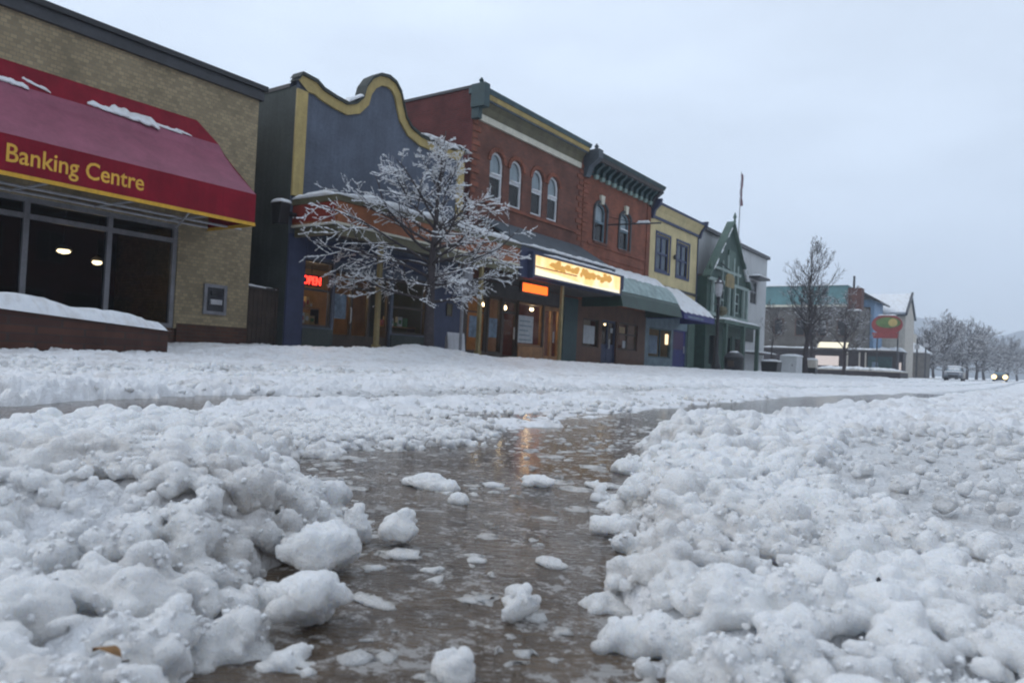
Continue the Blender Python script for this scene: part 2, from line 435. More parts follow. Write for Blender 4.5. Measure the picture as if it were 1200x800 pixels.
def arch_window(root, X, y0, y1, z0, z1, rise, fmat, midz, sky_blind=True, snow=True):
    """double-hung sash under an arched head; pale panel behind the upper sash stands in for its sky reflection"""
    Xf = X - .07; w = .075; d = .08; N = 12
    def arc(a, b, top, rs): return [(a + (b - a) * k / N, top - rs + rs * math.sqrt(max(0, 1 - (2 * k / N - 1) ** 2))) for k in range(N + 1)]
    o = arc(y0, y1, z1, rise); i = arc(y0 + w, y1 - w, z1 - w, rise * .95); m = MB()
    outer = [(y0, z0), *o, (y1, z0)]; inner = [(y0 + w, z0 + w), *i, (y1 - w, z0 + w)]
    n = len(outer)
    for k in range(n):
        k2 = (k + 1) % n
        a, b, c, e = outer[k], outer[k2], inner[k2], inner[k]
        m.add([(Xf, *a), (Xf, *b), (Xf, *c), (Xf, *e), (Xf - d, *a), (Xf - d, *b), (Xf - d, *c), (Xf - d, *e)], ((0, 1, 2, 3), (4, 7, 6, 5), (0, 4, 5, 1), (3, 2, 6, 7)))
    m.box(Xf - d * .9, Xf + .015, y0 + w, y1 - w, midz - .05, midz + .05)
    fr = m.build('window', fmat, root)
    Xp = Xf - .045; poly = [(Xp, *p) for p in inner]
    MB().add(poly, (tuple(range(n)),)).build('pane', 'window_glass', fr)
    if sky_blind:
        up = [(y0 + w, midz), *i, (y1 - w, midz)]
        MB().extrude(up, 'x', Xf - .12, Xf - .10).build('sky_blind', 'white_paint', fr)  # pale panel imitates the sky reflected in the upper sash
    if snow: MB().snow((Xf + .03, y0 + w, midz + .05), (Xf + .03, y1 - w, midz + .05), .10, .07, seed=int(y0 * 9)).build('snow_ledge', 'snow', fr, True)
    return fr

def text(name, body, mat, parent, p, height, width=None, depth=.02, bold=.012):
    cu = bpy.data.curves.new(name, 'FONT'); cu.body = body; cu.size = 1; cu.extrude = depth; cu.offset = bold; cu.align_x = 'LEFT'; cu.resolution_u = 3
    cu.materials.append(MATS[mat]); o = bpy.data.objects.new(name, cu); COL.objects.link(o)
    bpy.context.view_layer.update()
    sx = width / o.dimensions.x if width else height / .7; sz = height / .7
    cu.extrude = depth
    q = Vector(p) - (off(parent) if parent else Vector())
    M = Matrix(((0, 0, 1, q.x), (1, 0, 0, q.y), (0, 1, 0, q.z), (0, 0, 0, 1))) @ Matrix.Diagonal((sx, sz, 1, 1))
    dg = bpy.context.evaluated_depsgraph_get(); me = bpy.data.meshes.new_from_object(o.evaluated_get(dg)); me.name = name
    bpy.data.objects.remove(o); bpy.data.curves.remove(cu)
    me.transform(M); o = bpy.data.objects.new(name, me); COL.objects.link(o)
    if parent: o.parent = parent
    return o

def point(name, p, power, col, parent=None, size=.12):
    l = bpy.data.lights.new(name, 'POINT'); l.energy = power; l.color = col; l.shadow_soft_size = size
    o = bpy.data.objects.new(name, l); COL.objects.link(o); o.location = Vector(p) - (off(parent) if parent else Vector())
    if parent: o.parent = parent
    return o

def pendant(p, label, mat='lamp_warm', power=14, col=(1, .72, .4), r=.10, group=None, drop=.5):
    x, y, z = p
    t = thing('pendant_lamp', (x, y, z), label, 'lamp', group)
    MB().tube([(x, y, z + .06), (x, y, z + drop)], .012, 6).build('cord', 'black_metal', t)
    MB().lathe(x, y, [(r * 1.25, z - .01), (r * 1.1, z + .04), (.03, z + .12)], 14).build('shade', 'shade_white', t, True)
    MB().lathe(x, y, [(.02, z - .11), (r * .7, z - .09), (r, z - .055), (r * .8, z - .015)], 14).build('bulb', mat, t, True)
    if power: point('lamp_light', (x, y, z - .25), power, col, t)
    return t

# ================================================================== GROUND
CH = [(-.28, .24), (-.42, .36), (-.505, .47), (-.605, .55), (-.70, .64), (-.79, .77), (-.93, .89), (-1.24, 1.03), (-1.45, 1.13), (-1.42, 1.36), (-1.26, 1.52), (-1.42, 1.98), (-1.55, 2.7), (-1.70, 3.4), (-1.9, 5.14), (-2.1, 8.3), (-1.9, 13),
      (-1.0, 13), (-1.1, 8.9), (-1.25, 5.66), (-1.22, 3.7), (-1.15, 2.68), (-.88, 1.85), (-.67, 1.42), (-.54, 1.08), (-.43, .83), (-.35, .66), (-.28, .5), (-.17, .24)]
T2 = [(-2.1, .45), (-2.6, .9), (-3.0, 1.12), (-3.3, 1.6), (-3.5, 2.4), (-3.3, 2.7), (-3.05, 2.1), (-2.75, 1.75), (-2.45, 1.45), (-2.2, 1.05), (-1.95, .55)]
GREY = [(-.58, 3.4), (-.1, 4.6), (1.2, 4.0), (1.2, .9), (.02, 1.1), (-.16, 1.35), (-.36, 1.62), (-.48, 2.4)]

CREST_S = [-400, 3, 7.5, 9, 12, 20, 35, 55, 90, 140, 400, 1600]; CREST_Z = [.08, .08, .09, .28, .335, .28, .24, .30, .36, .65, 2.2, 8.5]
def grade(s): return np.where(s > 40, .006 * (s - 40), 0.)

PILES = [(-.93, .33, .12, .07), (-.97, .47, .13, .085), (-1.03, .62, .12, .075), (-.86, .60, .10, .06), (-.76, .50, .09, .045), (-1.15, .40, .18, .06), (-1.35, .75, .2, .04),
         (-.46, 1.12, .10, .055), (-.58, 1.45, .13, .05), (-.74, 1.95, .16, .06), (-.9, 2.4, .2, .06), (-.62, 2.4, .25, .04), (-.36, .82, .10, .04), (-.22, .62, .10, .035), (-.30, 1.1, .10, .03), (-.62, 3.3, .4, .035), (-.1, .75, .08, .02)]

def terrain(x, y, lumps=True):
    r = np.hypot(x, y)
    road = .022 + .03 * fbm2(x * .7, y * .7, 3, 3)
    crest = np.interp(y, CREST_S, CREST_Z)
    k = sstep(-9.6, -12.3, x); kr = sstep(5.5, 8.0, x)
    z = road + grade(y) * (1 - k)
    z = z * (1 - k) + (crest - .02 * sstep(-12.5, -13.2, x)) * k
    z = z * (1 - kr) + (.32 + grade(y)) * kr
    z = z + .20 * np.exp(-(((x + 12.9) / .75) ** 2 + ((y - 13.9) / 1.0) ** 2)) + .10 * np.exp(-(((x + 12.8) / .5) ** 2 + ((y - 15.2) / .7) ** 2))
    wet = np.zeros_like(x); near = r < 30
    d = np.full(x.shape, 9.)
    xn, yn = x[near], y[near]
    wob = (fbm2(xn * 9, yn * 9, 21, 3) - .5) * .20 + (fbm2(xn * 30, yn * 30, 25, 2) - .5) * .05
    d1 = sdist(xn, yn, CH); d2 = sdist(xn, yn, T2)
    dd = np.minimum(d1, d2 + .0) + wob
    d[near] = dd
    g = sdist(xn, yn, GREY)
    gm = np.zeros_like(x); gm[near] = sstep(.12, -.12, g + wob)
    pile = np.zeros_like(x)
    for px, py, pr, ph in PILES: pile += ph * np.exp(-((x - px) ** 2 + (y - py) ** 2) / (pr * pr) / 1.2)
    pile = np.minimum(pile, .105) * .62
    # wheel tracks of slush running along the street
    def track(c, w): return np.exp(-((x - c - .12 * (fbm2(y * .25, y * 0 + c, 31, 2) - .5)) / w) ** 2)
    tr = np.maximum.reduce([track(-3.05, .36) * sstep(1.6, 2.6, y), track(-1.5, .40) * sstep(5, 9, y), track(-5.7, .5) * .9, track(-7.4, .45) * .9, track(.9, .3) * sstep(3, 6, y)]) * (1 - k)
    wet = np.clip(tr * .8 + gm * .62 + sstep(.10, .0, d) * .55, 0, 1)
    flat = np.clip(1 - tr * .85 - gm * .55, .10, 1)
    z = z - .022 * sstep(2.2, 3.2, y) * sstep(-1.6, -1.2, x)
    low = sstep(1.0, 1.5, y) * sstep(-1.1, -1.4, x) * sstep(-2.7, -2.1, x)
    z = z - .022 * low
    z = z + pile - .012 * tr * (y < 60) + .006 * gm
    if lumps:
        lm = (1 - .2 * k) * flat * (1 - .6 * low)
        big = .5 + 1.0 * fbm2(x * .9, y * .9, 77, 2)
        L = domes(x, y, .22, 5) * .20 * sstep(1.2, 3.5, r) + domes(x + .03, y, .10, 6) * .36 * sstep(.7, 2.2, r) + domes(x, y, .05, 7) * .42 + domes(x, y, .022, 8) * .4
        L = L * big * lm
        L = L + (domes(x, y, .5, 9) * .07 * sstep(4, 8, r)) * lm
        z = z + L * np.where(r > 120, .4, 1) - .03
        z = z + .010 * (fbm2(x * 40, y * 40, 12, 3) - .5)
    e = sstep(-.02, .13, d)
    z = np.where(near, z * e + (-.04) * (1 - e), z)
    return z, wet, d

def build_ground():
    a0 = math.radians(90 + 35.2); half = math.radians(47)
    fine = np.linspace(a0 - half, a0 + half, 1350); rest = np.linspace(a0 + half, a0 - half + 2 * math.pi, 132)[1:-1]
    ang = np.concatenate([fine, rest])
    rad = [.02, .08, .15, .2]; q = .24
    while q < 60: rad.append(q); q *= 1.0068
    while q < 2600: rad.append(q); q *= 1.06
    rad = np.array(rad); A, Q = np.meshgrid(ang, rad)
    X = (Q * np.cos(A)).ravel(); Y = (Q * np.sin(A)).ravel()
    Z, W, D = terrain(X, Y)
    na, nr = len(ang), len(rad); i = np.arange(nr - 1)[:, None] * na; j = np.arange(na)[None, :]; j2 = (j + 1) % na
    F = np.stack([i + j, i + na + j, i + na + j2, i + j2], -1).reshape(-1, 4)[:, ::-1]
    o = npmesh('ground', np.stack([X, Y, Z], 1), F, 'ground_snow', True, W); o['kind'] = 'structure'
    return o

def ico(sub):
    import bmesh
    bm = bmesh.new(); bmesh.ops.create_icosphere(bm, subdivisions=sub, radius=1)
    V = np.array([v.co[:] for v in bm.verts]); F = np.array([[v.index for v in f.verts] for f in bm.faces]); bm.free(); return V, F
ICO1 = ico(1); ICO2 = ico(2); ICO3 = ico(3); ICO4 = ico(4)

def blocks(C, Rr, base, seed, cuts=7, flat=None):
    """rounded, plane-cut lumps: one per centre"""
    rs = np.random.default_rng(seed); V0, F0 = base; n = len(C)
    V = np.repeat(V0[None], n, 0)
    for k in range(cuts):
        d = rs.normal(size=(n, 3)); d /= np.linalg.norm(d, axis=1)[:, None]; o = .45 + .45 * rs.random(n)
        ov = np.maximum(0, np.einsum('nmk,nk->nm', V, d) - o[:, None]); V = V - .9 * ov[:, :, None] * d[:, None, :]
    sc = .7 + .6 * rs.random((n, 3)); sc[:, 2] *= .85 if flat is None else flat
    V = V * (Rr[:, None] * sc)[:, None, :] + C[:, None, :]
    F = F0[None] + (np.arange(n) * len(V0))[:, None, None]
    return V.reshape(-1, 3), F.reshape(-1, 3)

def spheres(C, Rr, sq, base):
    V0, F0 = base; n = len(C)
    V = V0[None] * Rr[:, None, None]; V[:, :, 2] *= sq[:, None]
    V = V + C[:, None, :]
    F = F0[None] + (np.arange(n) * len(V0))[:, None, None]
    return V.reshape(-1, 3), F.reshape(-1, 3)

def remeshed(name, V, F, voxel, amp, mat='slush', smooth_it=2, wetfun=None, seed=0, parent=None):
    me = bpy.data.meshes.new(name + '_raw'); me.from_pydata(V.tolist(), [], F.tolist()) if len(V) < 1000 else None
    if len(V) >= 1000:
        me.vertices.add(len(V)); me.vertices.foreach_set('co', V.astype(np.float32).ravel()); me.loops.add(F.size); me.loops.foreach_set('vertex_index', F.astype(np.int32).ravel())
        me.polygons.add(len(F)); me.polygons.foreach_set('loop_start', np.arange(0, F.size, 3, dtype=np.int32)); me.polygons.foreach_set('loop_total', np.full(len(F), 3, np.int32)); me.update(calc_edges=True)
    o = bpy.data.objects.new(name + '_raw', me); COL.objects.link(o)
    rm = o.modifiers.new('r', 'REMESH'); rm.mode = 'VOXEL'; rm.voxel_size = voxel
    if smooth_it:
        sm = o.modifiers.new('s', 'SMOOTH'); sm.iterations = smooth_it; sm.factor = .5
    dg = bpy.context.evaluated_depsgraph_get(); me2 = bpy.data.meshes.new_from_object(o.evaluated_get(dg))
    bpy.data.objects.remove(o); bpy.data.meshes.remove(me)
    n = len(me2.vertices); co = np.empty(n * 3, np.float32); me2.vertices.foreach_get('co', co); co = co.reshape(-1, 3).astype(float)
    nr = np.empty(n * 3, np.float32); me2.vertex_normals.foreach_get('vector', nr); nr = nr.reshape(-1, 3)
    disp = amp * ((vn3(co * 38 + seed, 1) - .5) * 1.7 + (vn3(co * 85, 2) - .5) * 1.3 + (vn3(co * 190, 3) - .5) * 1.05)
    co2 = co + nr * disp[:, None]
    me2.vertices.foreach_set('co', co2.astype(np.float32).ravel())
    a = me2.attributes.new('wet', 'FLOAT', 'POINT')
    w = wetfun(co2) if wetfun else np.zeros(n)
    a.data.foreach_set('value', w.astype(np.float32))
    me2.materials.clear(); me2.materials.append(MATS[mat]); me2.shade_smooth(); me2.update(); me2.name = name
    ob = bpy.data.objects.new(name, me2); COL.objects.link(ob)
    if parent: ob.parent = parent
    return ob

def build_slush():
    a0 = math.radians(90 + 35.2)
    def scatter(n, r0, r1, half, rs):
        r = np.sqrt(rs.random(n) * (r1 * r1 - r0 * r0) + r0 * r0); a = a0 + (rs.random(n) * 2 - 1) * half
        return r * np.cos(a), r * np.sin(a)
    def wetf(p):
        x, y = p[:, 0], p[:, 1]; _, w, d = terrain(x, y, False)
        n = fbm2(x * 14, y * 14, 44, 3)
        return np.clip(w * .75 + sstep(.55, .75, n) * .35 - .08, 0, 1)
    rs = np.random.default_rng(3)
    # heap nearest the camera: clumps, each crusted with smaller lumps
    x, y = scatter(7000, .26, 2.7, R(50), rs); z, w, d = terrain(x, y, False)
    gm = sdist(x, y, GREY) < 0
    keep = (d > .03) & (rs.random(len(x)) < np.where(gm, .09, 1.0)) & (x < 1.0)
    x, y, z, d = x[keep], y[keep], z[keep], d[keep]
    rr = np.hypot(x, y)
    rad = (.008 + .024 * rs.random(len(x)) ** 1.7) * np.interp(rr, [.3, 1, 2.6], [.85, 1.0, 1.6]); rad = rad * (1 - .6 * sstep(1.0, 1.4, y) * sstep(-1.1, -1.35, x)); rad = rad * np.where(sdist(x, y, GREY) < 0, .55, 1.); rad = np.minimum(rad, d * .8 + .006)
    C = np.stack([x, y, z + rad * .2 - .004], 1)
    V1, F1 = blocks(C, rad * 1.1, ICO3, 5, 6)
    k = 7; idx = np.repeat(np.arange(len(x)), k)
    u = rs.normal(size=(len(idx), 3)); u /= np.linalg.norm(u, axis=1)[:, None]; u[:, 2] = np.abs(u[:, 2]) * .9 + .05
    rsm = rad[idx] * (.14 + .42 * rs.random(len(idx)) ** 1.8)
    Cs = C[idx] + u * (rad[idx] * .85)[:, None]
    near = (np.hypot(Cs[:, 0], Cs[:, 1]) > .25) & (rsm > .0032)
    V2, F2 = blocks(Cs[near], rsm[near], ICO2, 6, 4)
    # loose crumbs lying over everything
    x, y = scatter(15000, .26, 2.7, R(50), rs); z, w, d = terrain(x, y, False); keep = (d > .008) & (x < 1.0) & ((sdist(x, y, GREY) > -.03) | (rs.random(len(x)) < .07))
    x, y, z, d = x[keep], y[keep], z[keep], d[keep]; r3 = np.minimum(.004 + .013 * rs.random(len(x)) ** 2.5, d * .6 + .004)
    V3, F3 = blocks(np.stack([x, y, z + .006], 1), r3, ICO1, 7, 3)
    V = np.concatenate([V1, V2, V3]); F = np.concatenate([F1, F2 + len(V1), F3 + len(V1) + len(V2)])
    o = remeshed('slush_bank', V, F, .0029, .0030, wetfun=wetf, smooth_it=3); o['kind'] = 'stuff'
    # grains and broken bits of ice lying loose on the heaps
    me = o.data; n = len(me.vertices); co = np.empty(n * 3, np.float32); me.vertices.foreach_get('co', co); co = co.reshape(-1, 3).astype(float)
    nv = np.empty(n * 3, np.float32); me.vertex_normals.foreach_get('vector', nv); nv = nv.reshape(-1, 3)
    rr = np.hypot(co[:, 0], co[:, 1]); az = np.abs((np.arctan2(co[:, 1], co[:, 0]) - a0 + math.pi) % (2 * math.pi) - math.pi)
    ok = np.nonzero((nv[:, 2] > .15) & (rr < 1.9) & (az < R(42)) & (co[:, 2] > .004))[0]
    wgt = 1 / (.15 + rr[ok] ** 2) * (.15 + 1.7 * sstep(.42, .62, fbm2(co[ok, 0] * 13, co[ok, 1] * 13, 91, 3))); pick = ok[rs.choice(len(ok), 8000, replace=False, p=wgt / wgt.sum())]
    r4 = .0009 + .0042 * rs.random(len(pick)) ** 3.2
    V, F = blocks(co[pick] + nv[pick] * r4[:, None] * .35, r4, ICO1, 31, 5)
    g = npmesh('slush_grains', V, F, 'ice_grain', True, np.zeros(len(V))); g['kind'] = 'stuff'
    # farther field, coarser
    x, y = scatter(11000, 2.5, 8.5, R(46), rs); z, w, d = terrain(x, y, False); keep = (d > .05) & (rs.random(len(x)) > w * .9) & (x < 1.5)
    x, y, z, d = x[keep], y[keep], z[keep], d[keep]; rr = np.hypot(x, y)
    rad = (.012 + .030 * rs.random(len(x)) ** 2.4) * np.interp(rr, [2.5, 8], [1, 1.3]) * (1 - .5 * sstep(-1.2, -1.5, x) * sstep(-4.5, -3, x))
    C = np.stack([x, y, z + rad * .1], 1); V1, F1 = blocks(C, rad, ICO2, 8, 6)
    k = 5; idx = np.repeat(np.arange(len(x)), k); u = rs.normal(size=(len(idx), 3)); u /= np.linalg.norm(u, axis=1)[:, None]; u[:, 2] = np.abs(u[:, 2])
    V2, F2 = spheres(C[idx] + u * (rad[idx] * .9)[:, None], rad[idx] * (.2 + .4 * rs.random(len(idx))), np.ones(len(idx)), ICO1)
    o = remeshed('slush_clumps', np.concatenate([V1, V2]), np.concatenate([F1, F2 + len(V1)]), 0.0095, .004, wetfun=wetf, smooth_it=2); o['kind'] = 'stuff'

    # single blocks one can point to
    def chunk(name, x, y, r, sx, sy, sz, z, label, seed, cat='snow block', spiky=.0, wet=.1):
        rg = np.random.default_rng(seed); n = 16; u = rg.normal(size=(n, 3)); u /= np.linalg.norm(u, axis=1)[:, None]; u[:, 2] = np.abs(u[:, 2]) - .25
        S3 = np.array([sx, sy, sz]); Va, Fa = blocks(np.zeros((1, 3)), np.array([r * .95]), ICO4, seed, 9, 1.0); Va = Va * S3
        C = u * .68 * r * S3; C[:, 2] += spiky * r * rg.random(n) * .9
        Vb, Fb = blocks(C, r * min(1, sx, sy, sz * 1.6) * (.14 + .30 * rg.random(n) ** 1.5), ICO2, seed + 50, 5)
        ob = remeshed(name, np.concatenate([Va, Vb]), np.concatenate([Fa, Fb + len(Va)]), max(.0016, r * .045), r * .10, wetfun=lambda p: np.full(len(p), wet), smooth_it=3, seed=seed * 3.1)
        ob.location = (x, y, z); tag(ob, label, cat)
        return ob
    chunk('snow_chunk', -.70, .75, .030, 1, 1, 1.05, .020, 'rounded snow lump standing alone in the brown water channel', 1, spiky=.4)
    chunk('snow_chunk', -.655, .715, .032, 1.1, .8, .16, .002, 'thin flat ice slab in front of the lone rounded snow lump', 2, wet=.35)
    chunk('snow_chunk', -.97, 1.13, .050, 1.3, .9, .42, .006, 'broad low snow slab at the far left of the water channel', 3)
    chunk('snow_chunk', -.90, 1.23, .022, 1.4, .8, .35, .003, 'small flat snow cake right of the broad low slab', 4)
    chunk('snow_chunk', -.84, 1.31, .040, 1.2, .9, .48, .006, 'white snow cake in front of the orange reflection', 5)
    chunk('snow_chunk', -.835, 1.04, .018, 1, 1, .9, .006, 'tiny round snow ball in the channel behind the lone rounded lump', 6)
    chunk('snow_chunk', -.42, .63, .026, .8, 1.5, .75, .008, 'ragged upright snow clump in the near right of the channel', 27, spiky=.5)
    chunk('snow_chunk', -.455, .68, .018, 1.2, .8, .6, .004, 'small crumbly snow piece touching the ragged clump from behind', 17, wet=.3)
    chunk('snow_chunk', -.50, .82, .024, 1.2, .7, .2, .002, 'flat ice flake behind the ragged upright clump', 8, wet=.3)
    chunk('snow_chunk', -.675, .585, .046, 1.1, 1, .9, .028, 'big smooth snow boulder at the water edge of the left heap', 9)
    chunk('snow_chunk', -.555, .475, .040, 1.0, 1.1, .85, .024, 'large snow boulder lowest on the left heap by the water', 10)
    chunk('snow_chunk', -.76, .72, .030, .9, 1, 1.1, .018, 'pointed snow wedge between left heap and lone rounded lump', 11, spiky=.6)
    chunk('snow_chunk', -.74, 1.40, .034, 1.4, .8, .30, .004, 'flat snow floe next to the right heap behind the channel', 12, wet=.2)
    chunk('snow_chunk', -.56, .56, .022, 1.5, .8, .22, .002, 'thin grey ice floe in the near left of the channel', 13, wet=.4)
    chunk('snow_chunk', -.375, .475, .022, 1.0, .9, .7, .006, 'blurred snow lump at the bottom edge of the photo in the water', 14, spiky=.5)
    chunk('snow_chunk', -.565, 1.20, .040, 1.1, 1, .85, .028, 'tan tinged snow boulder on the left flank of the right heap', 15, wet=.25)
    chunk('snow_chunk', -.52, 1.02, .030, 1.2, 1, .7, .016, 'snow boulder hanging over the right bank of the channel', 16)
    # crumbs and flakes of slush drifting on the channel: nobody could count them
    x, y = scatter(14000, .36, 3.8, R(45), rs); dd = sdist(x, y, CH); n = fbm2(x * 7, y * 7, 61, 4)
    keep = (dd < -.002) & (n > .50 + .10 * rs.random(len(x)) - .14 * np.exp(dd / .06) - .05 * sstep(1.1, 1.8, y))
    x, y, n = x[keep], y[keep], n[keep]; r = .0018 + .012 * rs.random(len(x)) ** 3
    V, F = spheres(np.stack([x, y, np.full(len(x), -.0005)], 1), r, .18 + .35 * rs.random(len(x)), ICO2)
    # broad thin flakes
    x, y = scatter(1700, .36, 3.8, R(45), rs); dd = sdist(x, y, CH); n = fbm2(x * 5, y * 5, 62, 3); keep = (dd < -.01) & (n > .50); x, y = x[keep], y[keep]
    r = .007 + .032 * rs.random(len(x)) ** 2.2
    Vb, Fb = spheres(np.stack([x, y, np.full(len(x), -.0008)], 1), r, .05 + .06 * rs.random(len(x)), ICO3)
    F = np.concatenate([F, Fb + len(V)]); V = np.concatenate([V, Vb])
    V[:, :2] += (np.stack([vn3(V * 90, 7), vn3(V * 90, 9)], 1) - .5) * .018 + (np.stack([vn3(V * 260, 17), vn3(V * 260, 19)], 1) - .5) * .006
    V[:, 2] += (vn3(V * 220, 8) - .5) * .003
    o = npmesh('floating_slush', V, F, 'slush', True, np.clip(.05 + .9 * vn2(V[:, 0] * 9, V[:, 1] * 9, 5), 0, 1)); o['kind'] = 'stuff'

def build_water():
    m = MB(); m.quad((-9, -.3, 0), (3, -.3, 0), (3, 16, 0), (-9, 16, 0)); o = m.build('water', 'meltwater'); o['kind'] = 'structure'
    m = MB(); m.quad((-11.5, -30, -.045), (7, -30, -.045), (7, 38, -.045), (-11.5, 38, -.045)); o = m.build('road', 'asphalt'); o['kind'] = 'structure'

# ================================================================== BUILDINGS (street runs along +y, left-hand fronts at x = -16)
FX = -16.0
def building(name, y0, label, x=FX): return thing(name, (x, y0, 0), label, 'building')

def build_bank():
    b = building('bank_building', 0, 'tan brick bank with a maroon awning and dark roof edge')
    m = MB(); H = [(.4, 9.3, .62, 2.98)]
    facade(m, FX, -4, 11.2, .74, 6.44, [(.4, 9.3, .62, 2.98)], .22); shell(m, FX, -4, 11.2, .0, 6.44, 12)
    m.build('wall', 'tan_brick', b)
    m = MB(); m.box(FX - .2, FX + .03, 9.36, 11.2, 0, .738); m.box(FX - .2, FX + .03, -4, .36, 0, .738); m.box(FX - .3, FX + .02, .4, 9.3, 0, .6); m.build_each('base_course', 'brown_brick', b)
    m = MB(); m.box(FX - 12, FX + .10, -4, 11.28, 6.44, 6.68); m.build('roof_edge', 'charcoal_metal', b)
    m = MB(); m.box(FX - 12, FX + .17, -4, 11.34, 6.683, 6.80); m.build('roof', 'black_metal', b)
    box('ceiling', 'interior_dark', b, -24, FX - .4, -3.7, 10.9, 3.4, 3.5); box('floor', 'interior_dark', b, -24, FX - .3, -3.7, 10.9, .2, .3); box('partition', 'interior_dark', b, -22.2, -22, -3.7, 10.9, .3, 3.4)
    m = MB(); frame_rect(m, FX - .04, .4, 9.3, .62, 2.98, .10, .14, (2.61,), (1.5, 3.05, 4.62, 6.2, 7.79)); f = m.build('window', 'grey_metal', b)
    m = MB(); m.quad((FX - .11, .42, .64), (FX - .11, 9.28, .64), (FX - .11, 9.28, 2.96), (FX - .11, .42, 2.96)); m.build('pane', 'dark_glass', f)
    # night deposit
    m = MB(); frame_rect(m, FX + .06, 9.98, 10.58, 1.0, 1.72, .08, .06); o = m.build('deposit_box', 'grey_metal', b, bevel=.006)
    box('backplate', 'charcoal_metal', o, FX + .004, FX + .03, 10.06, 10.50, 1.08, 1.64)
    MB().box(FX + .03, FX + .075, 10.16, 10.42, 1.46, 1.56).build('slot', 'black_metal', o); MB().box(FX + .03, FX + .09, 10.14, 10.44, 1.24, 1.36).build('handle', 'pale_metal', o, bevel=.01)
    # awning
    y0, y1 = -2.0, 10.0; xf = -14.2; prof = [(xf, 3.66), (-14.6, 3.98), (-15.1, 4.38), (-15.5, 4.72), (-15.74, 4.98)]
    m = MB()
    for k in range(len(prof) - 1):
        (xa, za), (xb, zb) = prof[k], prof[k + 1]
        N = 24
        for q in range(N):
            ya, yb = y0 + (y1 - y0) * q / N, y0 + (y1 - y0) * (q + 1) / N
            s = lambda y, t: -.045 * math.sin(math.pi * t) * abs(math.sin((y - y0) * math.pi / 1.55))
            t0, t1 = k / 4, (k + 1) / 4
            m.quad((xa, ya, za + s(ya, t0)), (xa, yb, za + s(yb, t0)), (xb, yb, zb + s(yb, t1)), (xb, ya, zb + s(ya, t1)))
    aw = m.build('awning', 'awning_sky_sheen', b, True)
    m = MB(); m.add([(-15.74, y0, 4.98), (-15.74, y1, 4.98), (-15.97, y1 - .45, 5.46), (-15.97, y0, 5.46)], ((0, 1, 2, 3),))
    m.add([(-15.74, y1, 4.98), (-16, y1, 4.98), (-15.97, y1 - .45, 5.46)], ((0, 1, 2),)); m.build('top_band', 'awning_red', aw)
    m = MB(); m.box(xf - .012, xf, y0, y1, 3.03, 3.658); m.add([(xf, y1, 3.03), (-16, y1, 3.03), (-16, y1, 4.98), *[(p[0], y1, p[1] - .004) for p in prof[::-1]]], (tuple(range(8)),)); m.build('valance', 'awning_red', aw)
    m = MB(); m.box(xf - .02, xf + .012, y0, y1 + .012, 2.955, 3.027); m.box(-16, xf - .02, y1 - .01, y1 + .012, 2.955, 3.027); m.build('trim', 'trim_yellow', aw)
    text('lettering', 'Banking Centre', 'letter_yellow', aw, (xf + .004, 5.09, 3.20), .31, 2.36, .004, .010)
    m = MB()
    for y in np.arange(y0 + .1, y1, 1.55): m.tube([(-15.98, y, 3.02), (xf + -.05, y, 3.0)], .025, 6); m.tube([(-15.98, y, 4.9), (xf - .05, y, 3.62)], .022, 6); m.tube([(-15.2, y, 3.01), (-15.2, y + 1.4, 3.01)], .02, 6)
    m.tube([(xf - .06, y0, 3.0), (xf - .06, y1 - .05, 3.0)], .028, 6); m.tube([(-15.93, y0, 3.03), (-15.93, y1 - .05, 3.03)], .03, 6); m.tube([(-15.2, y0, 3.0), (-15.2, y1 - .05, 3.0)], .022, 6); m.tube([(xf - .06, 8.5, 3.0), (-15.95, 9.2, 2.9)], .022, 6)
    m.build('awning_frame', 'pale_metal', aw)
    m = MB()
    for a, c, w, h, s in ((7.05, 8.05, .16, .06, 3), (7.5, 8.5, .32, .08, 4), (8.45, 9.05, .07, .04, 5), (8.9, 9.3, .05, .03, 11), (4.4, 5.45, .22, .08, 6), (5.3, 5.95, .12, .055, 7), (5.85, 6.35, .06, .04, 8), (3.2, 4.6, .14, .06, 9)):
        tt = .0 + .10 * ((a * 7) % 1); m.snow((-15.76 - tt, a, 4.99 + 1.9 * tt), (-15.70 - .3 * tt, c, 4.97 + .5 * tt), w, h, (.75, 0, -.66), 16, .7, s)
    m.build_each('snow_patch', 'snow', aw, True)
    pendant((-18.6, 8.0, 2.35), 'left warm ceiling lamp glowing inside the dark bank window', group='lamps inside the bank', power=6, r=.15, drop=1.0)
    pendant((-19.2, 9.05, 2.25), 'right warm ceiling lamp glowing inside the dark bank window', group='lamps inside the bank', power=6, r=.12, drop=1.1)

